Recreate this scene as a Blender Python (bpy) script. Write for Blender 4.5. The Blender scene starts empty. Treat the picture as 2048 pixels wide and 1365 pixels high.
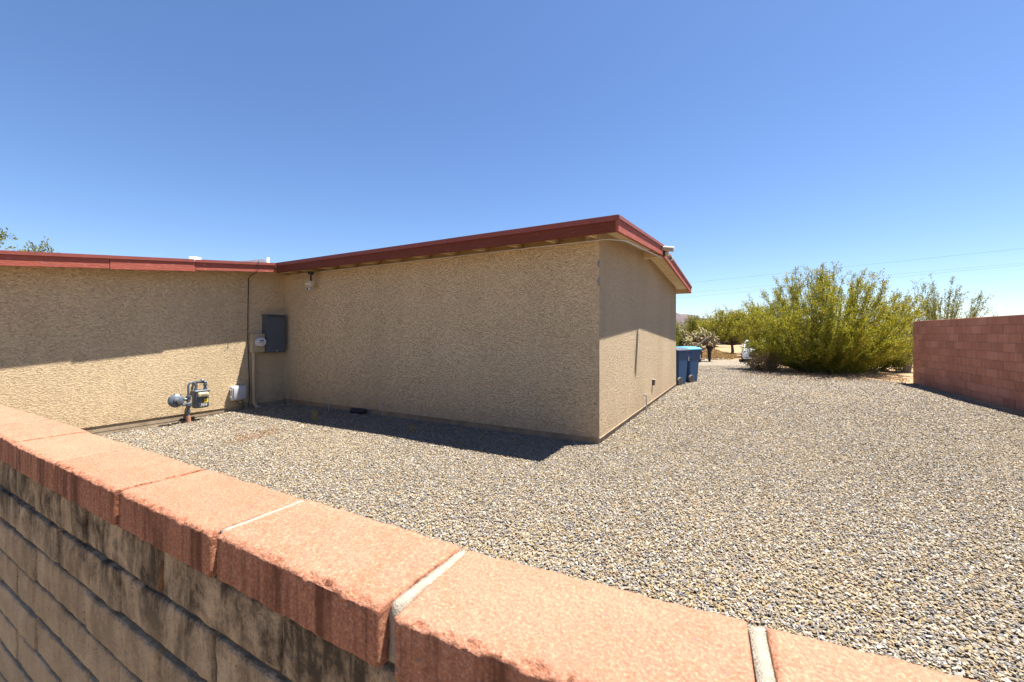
import bpy, bmesh, math, random
import numpy as np
from mathutils import Vector, Matrix, noise as mnoise

random.seed(7)
rng = np.random.default_rng(11)
scene = bpy.context.scene
COL = scene.collection

# ------------------------------------------------------------------ camera
EYE = 1.52
F, CX, HY = 830.0, 1024.0, 668.0           # focal length, centre and horizon in pixels of the 2048 px photograph
CA, SA = 0.8715, 0.4904                    # the camera looks 29.4 degrees to the left of +y
cam = bpy.data.cameras.new('camera')
cam.sensor_width = 36.0
cam.lens = F / 2048 * 36.0
cam.shift_y = (HY - 682.5) / 2048
cam.clip_start, cam.clip_end = 0.05, 20000
cam.dof.use_dof = True
cam.dof.focus_distance = 6.5
cam.dof.aperture_fstop = 9.0
camo = bpy.data.objects.new('camera', cam)
camo.location = (0, 0, EYE)
camo.rotation_euler = (math.radians(90), 0, math.atan2(SA, CA))
COL.objects.link(camo)
scene.camera = camo

# ------------------------------------------------------------------ sky, sun, exposure
SUN = Vector((0.775, 0.691, 2.985)).normalized()
world = bpy.data.worlds.new('World'); scene.world = world
world.use_nodes = True
wn = world.node_tree
sky = wn.nodes.new('ShaderNodeTexSky')
sky.sky_type = 'NISHITA'
sky.sun_disc = False
sky.sun_elevation = math.asin(SUN.z)
sky.sun_rotation = math.atan2(SUN.x, SUN.y)
sky.altitude = 750
sky.air_density, sky.dust_density, sky.ozone_density = 1.0, 0.45, 2.8
hsv = wn.nodes.new('ShaderNodeHueSaturation'); hsv.inputs['Saturation'].default_value = 1.08
wn.links.new(sky.outputs[0], hsv.inputs['Color']); tint = wn.nodes.new('ShaderNodeMix'); tint.data_type = 'RGBA'; tint.blend_type = 'MULTIPLY'
tint.inputs[0].default_value = 1.0; tint.inputs[7].default_value = (0.92, 0.94, 1.04, 1)
wn.links.new(hsv.outputs[0], tint.inputs[6]); wn.links.new(tint.outputs[2], wn.nodes['Background'].inputs[0])
wn.nodes['Background'].inputs[1].default_value = 0.056
sl = bpy.data.lights.new('sun', 'SUN')
sl.energy = 5.0; sl.angle = math.radians(0.53); sl.color = (1.0, 0.95, 0.87)
so = bpy.data.objects.new('sun', sl)
so.rotation_euler = SUN.to_track_quat('Z', 'Y').to_euler()
so.location = (4, 4, 20)
COL.objects.link(so)
scene.view_settings.view_transform = 'Standard'
scene.view_settings.look = 'None'
scene.view_settings.exposure = 1.70
scene.view_settings.gamma = 1.0
scene.view_settings.use_curve_mapping = False

# ------------------------------------------------------------------ helpers
def ss(a, b, v):
    t = min(1.0, max(0.0, (v - a) / (b - a)))
    return t * t * (3 - 2 * t)
def depth(x, y): return -SA * x + CA * y
def gz(x, y):                               # height of the ground
    z = -0.45 * ss(17, 30, depth(x, y))
    z -= 0.09 * ss(-6.5, -8.9, x) * ss(5.0, 3.0, y)
    z += 0.020 * mnoise.noise(Vector((x * 0.6, y * 0.6, 3.1)))
    return z
def at(px, Y, z=None, py=None):             # a point Y metres away seen at photograph column px
    X = (px - CX) / F * Y
    if z is None: z = EYE + (HY - py) / F * Y
    return Vector((CA * X - SA * Y, SA * X + CA * Y, z))
def ground_at(px, Y):
    p = at(px, Y, 0); p.z = gz(p.x, p.y); return p
def hit(px, py):                            # where that line of sight meets the ground
    Y = 4.0
    for _ in range(60):
        p = at(px, Y, 0); Y2 = (EYE - gz(p.x, p.y)) * F / (py - HY); Y = 0.5 * Y + 0.5 * Y2
    return ground_at(px, Y)

def tag(o, label=None, cat=None, group=None, kind=None):
    if label: o['label'] = label
    if cat: o['category'] = cat
    if group: o['group'] = group
    if kind: o['kind'] = kind
    return o
def thing(name, label, cat, loc=(0, 0, 0), rz=0.0, group=None):
    o = bpy.data.objects.new(name, None); COL.objects.link(o)
    o.empty_display_size = 0.1
    o.location = loc; o.rotation_euler = (0, 0, rz)
    return tag(o, label, cat, group)
def link(name, me, parent=None):
    o = bpy.data.objects.new(name, me); COL.objects.link(o)
    if parent is not None: o.parent = parent
    return o
def copy_tree(src, parent=None):
    c = src.copy(); COL.objects.link(c)
    if parent is not None: c.parent = parent
    for ch in list(src.children): copy_tree(ch, c)
    return c

class MB:
    """Collects shapes; build() links them as one mesh object."""
    def __init__(s): s.v, s.f, s.m, s.mi = [], [], [], 0
    def add(s, vs, fs):
        b = len(s.v); s.v.extend([tuple(v) for v in vs])
        for f in fs: s.f.append(tuple(i + b for i in f)); s.m.append(s.mi)
        return s
    def box(s, a, b, M=None):
        x0, y0, z0 = a; x1, y1, z1 = b
        vs = [Vector(p) for p in ((x0,y0,z0),(x1,y0,z0),(x1,y1,z0),(x0,y1,z0),(x0,y0,z1),(x1,y0,z1),(x1,y1,z1),(x0,y1,z1))]
        if M is not None: vs = [M @ v for v in vs]
        return s.add(vs, [(0,3,2,1),(4,5,6,7),(0,1,5,4),(1,2,6,5),(2,3,7,6),(3,0,4,7)])
    def prism(s, pts, d):                   # polygon swept along the vector d
        n = len(pts); d = Vector(d); pts = [Vector(p) for p in pts]
        return s.add(pts + [p + d for p in pts], [tuple(range(n))[::-1], tuple(range(n, 2 * n))] +
                     [(i, (i + 1) % n, n + (i + 1) % n, n + i) for i in range(n)])
    def tube(s, pts, r, n=8, cap=True):
        pts = [Vector(p) for p in pts]; rs = r if isinstance(r, (list, tuple)) else [r] * len(pts)
        b = []; prev = None
        for i, p in enumerate(pts):
            t = (pts[min(i + 1, len(pts) - 1)] - pts[max(i - 1, 0)]).normalized()
            if prev is None:
                u = t.orthogonal().normalized()
            else:
                u = prev - t * prev.dot(t)
                u = u.normalized() if u.length > 1e-6 else t.orthogonal().normalized()
            prev = u; w = t.cross(u)
            for k in range(n):
                a = 2 * math.pi * k / n
                b.append(p + (u * math.cos(a) + w * math.sin(a)) * rs[i])
        fs = [(i * n + k, i * n + (k + 1) % n, (i + 1) * n + (k + 1) % n, (i + 1) * n + k)
              for i in range(len(pts) - 1) for k in range(n)]
        if cap: fs += [tuple(range(n))[::-1], tuple((len(pts) - 1) * n + k for k in range(n))]
        return s.add(b, fs)
    def lathe(s, prof, n=16, M=None):       # prof: (radius, height) pairs about z
        b = []
        for r, z in prof:
            for k in range(n):
                a = 2 * math.pi * k / n; v = Vector((r * math.cos(a), r * math.sin(a), z)); b.append(M @ v if M is not None else v)
        L = len(prof)
        fs = [(i * n + k, i * n + (k + 1) % n, (i + 1) * n + (k + 1) % n, (i + 1) * n + k) for i in range(L - 1) for k in range(n)]
        fs += [tuple(range(n))[::-1], tuple((L - 1) * n + k for k in range(n))]
        return s.add(b, fs)
    def mesh(s, name, mats, smooth=False):
        me = bpy.data.meshes.new(name); me.from_pydata(s.v, [], s.f)
        for m in (mats if isinstance(mats, (list, tuple)) else [mats]): me.materials.append(m)
        me.polygons.foreach_set('material_index', s.m)
        if smooth: me.polygons.foreach_set('use_smooth', [True] * len(s.f))
        me.update(); return me
    def build(s, name, mats, parent=None, smooth=False, bevel=0, seg=2):
        me = s.mesh(name, mats)
        if bevel:
            bm = bmesh.new(); bm.from_mesh(me)
            bmesh.ops.remove_doubles(bm, verts=bm.verts, dist=1e-5)
            bmesh.ops.bevel(bm, geom=[e for e in bm.edges if len(e.link_faces) == 2 and e.calc_face_angle(0) > 0.5], offset=bevel, segments=seg, affect='EDGES', profile=0.5)
            bm.to_mesh(me); bm.free()
        if smooth:
            me.polygons.foreach_set('use_smooth', [True] * len(me.polygons))
            me.set_sharp_from_angle(angle=math.radians(38))
        return link(name, me, parent)

# ------------------------------------------------------------------ materials
class NT:
    def __init__(s, name):
        s.m = bpy.data.materials.new(name); s.m.use_nodes = True
        s.t = s.m.node_tree; s.b = s.t.nodes['Principled BSDF']; s.geo = None
    def n(s, typ, ins=None, **kw):
        nd = s.t.nodes.new(typ)
        for k, v in kw.items(): setattr(nd, k, v)
        for k, v in (ins or {}).items():
            if isinstance(v, bpy.types.NodeSocket): s.t.links.new(v, nd.inputs[k])
            else: nd.inputs[k].default_value = v
        return nd
    def pos(s, scale=(1, 1, 1), obj=False):
        src = s.n('ShaderNodeTexCoord').outputs['Object'] if obj else s.n('ShaderNodeNewGeometry').outputs['Position']
        return s.n('ShaderNodeVectorMath', {0: src, 1: scale}, operation='MULTIPLY').outputs[0]
    def noise(s, vec, scale, detail=4, rough=0.55, dist=0.0):
        return s.n('ShaderNodeTexNoise', {'Vector': vec, 'Scale': scale, 'Detail': detail, 'Roughness': rough, 'Distortion': dist}).outputs['Fac']
    def ramp(s, fac, stops, const=False):
        nd = s.n('ShaderNodeValToRGB', {0: fac}); cr = nd.color_ramp
        if const: cr.interpolation = 'CONSTANT'
        while len(cr.elements) < len(stops): cr.elements.new(0.5)
        for e, (p, c) in zip(cr.elements, stops):
            e.position = p; e.color = (c, c, c, 1) if isinstance(c, (int, float)) else (*c, 1)
        return nd.outputs[0]
    def mix(s, fac, a, b, mode='MIX'):
        nd = s.n('ShaderNodeMix', data_type='RGBA', blend_type=mode)
        for k, v in ((0, fac), (6, a), (7, b)):
            if isinstance(v, bpy.types.NodeSocket): s.t.links.new(v, nd.inputs[k])
            else: nd.inputs[k].default_value = v if k == 0 else (*v, 1)
        return nd.outputs[2]
    def math(s, op, a, b=0.0):
        return s.n('ShaderNodeMath', {0: a, 1: b}, operation=op).outputs[0]
    def bump(s, h, dist=0.01, strength=1.0, normal=None):
        ins = {'Height': h, 'Distance': dist, 'Strength': strength}
        if normal is not None: ins['Normal'] = normal
        return s.n('ShaderNodeBump', ins).outputs[0]
    def done(s, color=None, rough=0.8, normal=None, metal=0.0, spec=None):
        b = s.b
        for k, v in (('Base Color', color), ('Roughness', rough), ('Normal', normal), ('Metallic', metal), ('Specular IOR Level', spec)):
            if v is None: continue
            if isinstance(v, bpy.types.NodeSocket): s.t.links.new(v, b.inputs[k])
            else: b.inputs[k].default_value = (*v, 1) if k == 'Base Color' else v
        return s.m

def plain(name, c, rough=0.6, metal=0.0, var=0.12, scale=9, bump=0.0, obj=True):
    t = NT(name); p = t.pos(obj=obj)
    nz = t.noise(p, scale, 5)
    col = t.mix(t.ramp(nz, [(0.3, 0), (0.7, 1)]), tuple(x * (1 - var) for x in c), tuple(min(1, x * (1 + var)) for x in c))
    nrm = t.bump(t.noise(p, scale * 8, 3), bump) if bump else None
    return t.done(col, rough, nrm, metal)

def stucco(name, c, sx, amp, dash=False):
    t = NT(name)
    p = t.pos(sx)
    n1 = t.noise(p, 25.0 if not dash else 32.0, 4, 0.58, 0.9 if not dash else 0.6)
    plate = t.ramp(n1, [(0.44, 0.0), (0.465, 0.85), (0.62, 1.0)])
    n2 = t.noise(t.pos(), 120, 3, 0.6)
    n3 = t.noise(p, 45, 4, 0.6)
    h = t.math('ADD', t.math('ADD', plate, t.math('MULTIPLY', n2, 0.25)), t.math('MULTIPLY', n3, 0.5))
    big = t.noise(t.pos((1, 1, 0.35)), 0.9, 5, 0.6)
    col = t.mix(t.ramp(big, [(0.32, 0), (0.68, 1)]), tuple(x * 0.90 for x in c), tuple(x * 1.07 for x in c))
    streak = t.noise(t.pos((1, 1, 0.06)), 5.0, 3, 0.6)
    col = t.mix(t.math('MULTIPLY', t.ramp(streak, [(0.55, 0), (0.72, 1)]), 0.16), col, (0.62, 0.50, 0.36))
    pv = t.n('ShaderNodeTexVoronoi', {'Vector': t.pos(), 'Scale': 1.7})
    pr = t.n('ShaderNodeSeparateColor', {0: pv.outputs['Color']}).outputs
    col = t.mix(t.math('MULTIPLY', t.math('LESS_THAN', pv.outputs['Distance'], 0.022), t.math('LESS_THAN', pr[0], 0.30)), col, (0.05, 0.035, 0.025))
    pale = t.math('MULTIPLY', t.ramp(t.math('ADD', pv.outputs['Distance'], t.math('MULTIPLY', t.noise(t.pos(), 20, 3), 0.08)), [(0.08, 0.5), (0.13, 0.0)]), t.math('LESS_THAN', pr[1], 0.16))
    col = t.mix(pale, col, tuple(min(0.8, x * 1.3) for x in c))
    z_ = t.n('ShaderNodeSeparateXYZ', {0: t.n('ShaderNodeNewGeometry').outputs['Position']}).outputs[2]
    splash = t.math('MULTIPLY', t.ramp(z_, [(0.10, 1.0), (0.40, 0.0)]), t.ramp(t.noise(t.pos(), 9, 5, 0.7), [(0.45, 0), (0.7, 0.5)]))
    col = t.mix(splash, col, (0.30, 0.19, 0.10))
    shade_grain = t.noise(t.pos(), 75, 2, 0.7)
    col = t.mix(t.ramp(shade_grain, [(0.34, 0.30), (0.52, 0.0)]), col, tuple(x * 0.5 for x in c))  # dark speckle in the paint colour imitates small shadows of the relief
    return t.done(col, 0.92, t.bump(h, amp, 1.0), spec=0.15)

STUCCO = stucco('stucco_skip_trowel', (0.620, 0.472, 0.290), (1, 1, 2.4), 0.0140)
STUCCO_DASH = stucco('stucco_dash', (0.500, 0.385, 0.250), (1, 1, 1.25), 0.024, True)
STEM = plain('painted_footing', (0.30, 0.225, 0.145), 0.9, var=0.25, scale=6, bump=0.004, obj=False)
SOFFIT = plain('tan_soffit_paint', (0.58, 0.44, 0.25), 0.75, var=0.10, scale=4, obj=False)

def redwood(name, c, peel):
    t = NT(name)
    g = t.noise(t.pos((1.2, 1.2, 26)), 3.2, 5, 0.65)
    col = t.mix(t.ramp(g, [(0.3, 0), (0.7, 1)]), tuple(x * 0.82 for x in c), tuple(x * 1.15 for x in c))
    f = t.noise(t.pos((3, 3, 10)), 4.5, 6, 0.7)
    col = t.mix(t.ramp(f, [(0.60, 0), (0.66, peel)]), col, (0.52, 0.33, 0.27))
    d = t.noise(t.pos((2, 2, 22)), 5.5, 4, 0.7)
    col = t.mix(t.ramp(d, [(0.66, 0), (0.71, 0.7)]), col, (0.06, 0.03, 0.025))
    return t.done(col, 0.75, t.bump(t.math('ADD', g, f), 0.003), spec=0.2)
RED = redwood('red_fascia_paint', (0.138, 0.036, 0.021), 0.2)
RED_OLD = redwood('sun_bleached_red_paint', (0.31, 0.080, 0.054), 0.6)
RED_METAL = plain('red_drip_edge_metal', (0.21, 0.045, 0.030), 0.6, var=0.1, obj=False)
ROOF = plain('white_roof_coating', (0.72, 0.70, 0.66), 0.8, var=0.08, scale=2, bump=0.003, obj=False)

def cap_mat():
    t = NT('red_concrete_cap'); rnd = t.n('ShaderNodeObjectInfo').outputs['Random']
    p = t.pos()
    a = t.noise(p, 230, 3, 0.7); b = t.noise(p, 9, 5, 0.6)
    col = t.mix(t.ramp(b, [(0.3, 0), (0.7, 1)]), (0.300, 0.115, 0.060), (0.37, 0.152, 0.086))
    col = t.mix(t.ramp(a, [(0.52, 0), (0.64, 0.65)]), col, (0.50, 0.30, 0.200))
    col = t.mix(t.ramp(a, [(0.34, 0.75), (0.47, 0.0)]), col, (0.15, 0.052, 0.026))
    v = t.n('ShaderNodeTexVoronoi', {'Vector': p, 'Scale': 60.0, 'Randomness': 1.0})
    sp = t.math('MULTIPLY', t.math('LESS_THAN', v.outputs['Distance'], 0.24), t.math('LESS_THAN', t.n('ShaderNodeSeparateColor', {0: v.outputs['Color']}).outputs[0], 0.07))
    col = t.mix(t.math('MULTIPLY', sp, 0.8), col, (0.16, 0.10, 0.09))
    col = t.mix(t.math('MULTIPLY', rnd, 0.22), col, (0.56, 0.30, 0.20))
    # runs of dirt down the faces
    run = t.noise(t.pos((1, 1, 0.05)), 26, 4, 0.65)
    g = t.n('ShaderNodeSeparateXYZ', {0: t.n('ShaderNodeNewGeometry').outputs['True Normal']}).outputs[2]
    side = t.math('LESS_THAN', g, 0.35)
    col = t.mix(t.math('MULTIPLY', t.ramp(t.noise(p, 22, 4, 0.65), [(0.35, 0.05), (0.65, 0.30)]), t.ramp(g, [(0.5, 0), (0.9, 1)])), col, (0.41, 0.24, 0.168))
    blot = t.noise(p, 5.5, 5, 0.7)
    col = t.mix(t.ramp(blot, [(0.56, 0), (0.72, 0.35)]), col, (0.22, 0.085, 0.045))
    col = t.mix(t.math('MULTIPLY', t.ramp(run, [(0.47, 0), (0.62, 0.85)]), side), col, (0.10, 0.035, 0.017))
    h = t.math('ADD', t.math('MULTIPLY', t.noise(p, 190, 4, 0.7), 0.7), t.math('MULTIPLY', v.outputs['Distance'], 0.35))
    return t.done(col, 0.9, t.bump(h, 0.008, 1.0), spec=0.2)
CAP = cap_mat()

def slump_mat():
    t = NT('weathered_slump_block'); rnd = t.n('ShaderNodeObjectInfo').outputs['Random']
    p = t.pos()
    b = t.noise(p, 7, 6, 0.6); a = t.noise(p, 150, 3, 0.65)
    col = t.mix(t.ramp(b, [(0.3, 0), (0.7, 1)]), (0.31, 0.220, 0.130), (0.47, 0.350, 0.225))
    col = t.mix(t.math('MULTIPLY', rnd, 0.35), col, (0.42, 0.29, 0.17))
    col = t.mix(t.ramp(a, [(0.32, 0.5), (0.45, 0)]), col, (0.18, 0.13, 0.09))
    z = t.n('ShaderNodeSeparateXYZ', {0: t.n('ShaderNodeNewGeometry').outputs['Position']}).outputs[2]
    high = t.ramp(z, [(0.55, 0.12), (0.86, 0.5), (1.0, 1.0)])
    st = t.noise(t.pos((1, 1, 0.62)), 8.0, 8, 0.75, 0.4)
    st2 = t.noise(t.pos((1, 1, 0.08)), 30, 4, 0.7)
    dirt = t.math('MULTIPLY', t.ramp(t.math('ADD', st, t.math('MULTIPLY', t.math('SUBTRACT', st2, 0.5), 0.3)), [(0.40, 0), (0.58, 0.94)]), high)
    col = t.mix(dirt, col, (0.045, 0.033, 0.022))
    rust = t.noise(t.pos((1, 1, 0.12)), 16, 3, 0.6)
    col = t.mix(t.math('MULTIPLY', t.ramp(rust, [(0.66, 0), (0.74, 0.8)]), high), col, (0.24, 0.09, 0.03))
    v = t.n('ShaderNodeTexVoronoi', {'Vector': p, 'Scale': 75.0})
    pit = t.math('MULTIPLY', t.math('LESS_THAN', v.outputs['Distance'], 0.16), t.math('LESS_THAN', t.n('ShaderNodeSeparateColor', {0: v.outputs['Color']}).outputs[0], 0.16))
    col = t.mix(t.math('MULTIPLY', pit, 0.85), col, (0.05, 0.04, 0.03))
    h = t.math('SUBTRACT', t.math('ADD', t.math('MULTIPLY', a, 0.5), t.noise(p, 38, 5, 0.6)), pit)
    return t.done(col, 0.93, t.bump(h, 0.010, 1.0), spec=0.15)
SLUMP = slump_mat()
MORTAR = plain('pale_mortar', (0.33, 0.285, 0.22), 0.95, var=0.2, scale=60, bump=0.004, obj=False)
MORTAR_DARK = plain('dirty_shaded_mortar', (0.085, 0.065, 0.045), 0.95, var=0.3, scale=30, bump=0.005, obj=False)  # dirty mortar, coloured darker to stand in for shade inside the joints

def red_block():
    t = NT('red_block_wall'); rnd = t.n('ShaderNodeObjectInfo').outputs['Random']
    p = t.pos()
    c = t.ramp(rnd, [(0.0, (0.35, 0.135, 0.076)), (0.5, (0.43, 0.172, 0.100)), (1.0, (0.50, 0.215, 0.135))])
    b = t.noise(p, 2.2, 5, 0.6)
    c = t.mix(t.ramp(b, [(0.3, 0.35), (0.6, 0)]), c, (0.29, 0.105, 0.055))
    wh = t.noise(t.pos((2.5, 2.5, 0.35)), 9, 5, 0.65)
    c = t.mix(t.ramp(wh, [(0.54, 0), (0.74, 0.42)]), c, (0.60, 0.44, 0.37))
    return t.done(c, 0.9, t.bump(t.noise(p, 110, 3, 0.7), 0.004))
RBLOCK = red_block()
RMORTAR = plain('grey_red_mortar', (0.36, 0.25, 0.22), 0.95, var=0.15, scale=30, obj=False)

STONE_STOPS = [(0.0, (0.235, 0.175, 0.088)), (0.18, (0.125, 0.130, 0.150)), (0.32, (0.335, 0.300, 0.240)), (0.46, (0.275, 0.215, 0.125)),
               (0.62, (0.180, 0.180, 0.190)), (0.74, (0.14, 0.095, 0.052)), (0.81, (0.44, 0.415, 0.37)), (0.89, (0.07, 0.075, 0.09)), (0.95, (0.22, 0.125, 0.075))]
def stone_mat():
    t = NT('gravel_stone'); rnd = t.n('ShaderNodeObjectInfo').outputs['Random']
    c = t.ramp(rnd, STONE_STOPS, True)
    c = t.mix(t.ramp(t.noise(t.pos(), 60, 4, 0.6), [(0.35, 0.25), (0.6, 0)]), c, (0.25, 0.19, 0.12))
    c = t.mix(0.22, c, (0.21, 0.175, 0.125))
    so_ = t.noise(t.pos(), 0.45, 6, 0.65)
    c = t.mix(t.ramp(so_, [(0.48, 0), (0.70, 0.32)]), c, (0.32, 0.245, 0.145))
    return t.done(c, 0.8, spec=0.25)
STONE = stone_mat()

def ground_mat():
    t = NT('desert_ground'); p = t.pos()
    att = t.n('ShaderNodeAttribute', attribute_name='gravel').outputs['Fac']
    v = t.n('ShaderNodeTexVoronoi', {'Vector': p, 'Scale': 30.0})
    r = t.n('ShaderNodeSeparateColor', {0: v.outputs['Color']}).outputs[0]
    g = t.ramp(r, STONE_STOPS, True)
    g = t.mix(t.ramp(v.outputs['Distance'], [(0.35, 0.0), (0.7, 0.75)]), g, (0.10, 0.085, 0.065))
    so_ = t.noise(p, 0.45, 6, 0.65)
    g = t.mix(t.ramp(so_, [(0.48, 0), (0.70, 0.32)]), g, (0.32, 0.245, 0.145))
    n = t.noise(p, 1.6, 7, 0.65)
    d = t.mix(t.ramp(n, [(0.3, 0), (0.7, 1)]), (0.22, 0.14, 0.078), (0.33, 0.225, 0.13))
    d = t.mix(t.ramp(t.noise(p, 14, 5, 0.7), [(0.55, 0), (0.72, 0.6)]), d, (0.20, 0.115, 0.06))
    m = t.ramp(t.math('ADD', att, t.math('MULTIPLY', t.math('SUBTRACT', t.noise(p, 2.5, 5, 0.65), 0.5), 0.9)), [(0.42, 0), (0.58, 1)])
    c = t.mix(m, d, g)
    hgt = t.math('ADD', t.math('MULTIPLY', t.math('SUBTRACT', 0.6, v.outputs['Distance']), m), t.math('MULTIPLY', t.noise(p, 20, 4), 0.4))
    return t.done(c, 0.95, t.bump(hgt, 0.016), spec=0.1)
GROUND = ground_mat()

def leafy(name, a, b, trans=0.3):
    t = NT(name)
    n = t.noise(t.pos(), 1.4, 3, 0.6)
    w = t.n('ShaderNodeTexWhiteNoise', {'Vector': t.n('ShaderNodeVectorMath', {0: t.pos((9, 9, 9))}, operation='FLOOR').outputs[0]}, noise_dimensions='3D').outputs['Value']
    c = t.mix(t.math('ADD', t.math('MULTIPLY', t.ramp(n, [(0.3, 0), (0.7, 1)]), 0.5), t.math('MULTIPLY', w, 0.5)), a, b)
    t.done(c, 0.7, spec=0.2)
    tr = t.n('ShaderNodeBsdfTranslucent', {'Color': c})
    mx = t.n('ShaderNodeMixShader', {0: trans, 1: t.b.outputs[0], 2: tr.outputs[0]})
    t.t.links.new(mx.outputs[0], t.t.nodes['Material Output'].inputs['Surface'])
    return t.m
LEAF_Y = leafy('yellow_green_leaf', (0.225, 0.215, 0.014), (0.375, 0.340, 0.024), 0.40)
LEAF_G = leafy('green_leaf', (0.080, 0.115, 0.016), (0.155, 0.190, 0.028), 0.35)
LEAF_D = leafy('olive_leaf', (0.125, 0.130, 0.030), (0.215, 0.205, 0.045))
FLOWER = leafy('yellow_blossom', (0.40, 0.30, 0.025), (0.52, 0.40, 0.05))
DRY = leafy('dry_straw', (0.36, 0.225, 0.085), (0.52, 0.36, 0.16))
DEAD = leafy('dead_twig_brown', (0.20, 0.13, 0.075), (0.34, 0.25, 0.16), 0.1)
BARK = plain('grey_brown_bark', (0.12, 0.095, 0.065), 0.95, var=0.3, scale=12)
BARK_G = plain('green_grey_bark', (0.17, 0.165, 0.075), 0.9, var=0.3, scale=12)
CHOLLA = leafy('pale_cholla_spines', (0.27, 0.235, 0.10), (0.42, 0.375, 0.20), 0.15)
CHOLLA_T = plain('dark_cholla_trunk', (0.05, 0.038, 0.028), 0.95, var=0.4, scale=20)

GREY_METAL = plain('grey_enamel', (0.085, 0.102, 0.125), 0.45, 0.1, var=0.12, scale=14)
PANEL_GREY = plain('dark_grey_enamel', (0.068, 0.080, 0.094), 0.5, 0.0, var=0.08, scale=5)
TAN_METAL = plain('tan_painted_metal', (0.38, 0.29, 0.185), 0.6, 0.0, var=0.06, scale=6)
GALV = plain('galvanised_steel', (0.42, 0.41, 0.39), 0.45, 0.6, var=0.2, scale=20)
RUST = plain('rusty_sleeve', (0.35, 0.19, 0.12), 0.85, var=0.3, scale=20)
WHITE_PL = plain('pale_grey_plastic', (0.46, 0.46, 0.47), 0.45, var=0.06, scale=9)
WHITE = plain('white_paint', (0.76, 0.75, 0.72), 0.55, var=0.05, scale=9)
CREAM = plain('aged_cream_plastic', (0.52, 0.44, 0.26), 0.5, var=0.15, scale=25)
BLACK = plain('black_rubber', (0.018, 0.018, 0.020), 0.6, var=0.2, scale=12)
YELLOW = plain('yellow_sticker', (0.78, 0.58, 0.02), 0.6, var=0.05)
BEIGE_PL = plain('beige_plastic', (0.50, 0.45, 0.34), 0.5, var=0.1, scale=20)
BLUE = plain('dark_blue_plastic', (0.011, 0.062, 0.155), 0.5, var=0.12, scale=7)
BLUE_L = plain('sky_blue_plastic', (0.07, 0.30, 0.46), 0.5, var=0.08, scale=7)
GREY_LID = plain('slate_grey_plastic', (0.045, 0.052, 0.072), 0.55, var=0.08, scale=7)
TYRE_GREY = plain('dusty_wheel_plastic', (0.085, 0.08, 0.075), 0.75, var=0.15, scale=20)
GREEN_W = plain('green_wire', (0.03, 0.25, 0.14), 0.5)
def glass(name, c, rough=0.06):
    t = NT(name); t.done(c, rough, spec=0.6); t.b.inputs['Coat Weight'].default_value = 0.6
    return t.m
GLASS_D = glass('dark_glass', (0.03, 0.035, 0.04))
METER_FACE = plain('meter_dial_grey', (0.50, 0.49, 0.50), 0.35, var=0.06, scale=20)
CARPAINT = glass('white_car_paint', (0.72, 0.73, 0.75), 0.2)
LAMP = glass('headlamp_glass', (0.55, 0.57, 0.60), 0.05)
CHROME = plain('chrome', (0.6, 0.6, 0.62), 0.15, 1.0, var=0.03)
TEAL = plain('teal_roof_metal', (0.06, 0.30, 0.27), 0.6)
PALE_WALL = plain('pale_wall_paint', (0.45, 0.42, 0.33), 0.8)
ROCK = plain('white_quartz_rock', (0.62, 0.57, 0.50), 0.9, var=0.25, scale=6, bump=0.02)
def mountain_mat(name, c):
    t = NT(name); p = t.pos()
    a = t.noise(p, 0.02, 8, 0.65)
    col = t.mix(t.ramp(a, [(0.35, 0), (0.65, 1)]), tuple(x * 0.6 for x in c), tuple(x * 1.25 for x in c))
    return t.done(col, 0.95)
HILL = mountain_mat('hill_rock', (0.080, 0.058, 0.062))
MTN = mountain_mat('haze_tinted_mountain', (0.075, 0.078, 0.10))  # blue of the distant haze is put into the rock colour

# ------------------------------------------------------------------ the ground
def axis(lo, hi, step, far):
    a = list(np.arange(lo, hi + 1e-6, step)); g = step; x = lo; left = []
    while x > -far: g *= 1.6; x -= g; left.append(x)
    g = step; x = hi; right = []
    while x < far: g *= 1.6; x += g; right.append(x)
    return left[::-1] + a + right
GRAVEL_EDGE = [hit(*p).xy for p in ((2048, 840), (1826, 771), (1800, 765), (1740, 760), (1650, 757), (1560, 748), (1510, 741),
                                    (1545, 729), (1560, 722), (1480, 719), (1395, 719), (1340, 722))]
GRAVEL_POLY = [Vector((6.5, -3)), Vector((5.5, 3))] + GRAVEL_EDGE + [Vector((-12, 26)), Vector((-12, -3))]
def in_poly(x, y, poly):
    c = False; j = len(poly) - 1
    for i in range(len(poly)):
        a, b = poly[i], poly[j]
        if (a[1] > y) != (b[1] > y) and x < (b[0] - a[0]) * (y - a[1]) / (b[1] - a[1]) + a[0]: c = not c
        j = i
    return c
gx, gy = axis(-13, 12, 0.25, 6000), axis(-3, 33, 0.25, 6000)
gverts, gatt = [], []
for y in gy:
    for x in gx:
        gverts.append((x, y, gz(x, y)))
        gatt.append(1.0 if in_poly(x, y, GRAVEL_POLY) else 0.0)
W = len(gx)
gfaces = [(j * W + i, j * W + i + 1, (j + 1) * W + i + 1, (j + 1) * W + i) for j in range(len(gy) - 1) for i in range(W - 1)]
gm = bpy.data.meshes.new('ground'); gm.from_pydata(gverts, [], gfaces); gm.materials.append(GROUND)
ga = gm.attributes.new('gravel', 'FLOAT', 'POINT'); ga.data.foreach_set('value', gatt)
tag(link('ground', gm), kind='structure')

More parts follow.
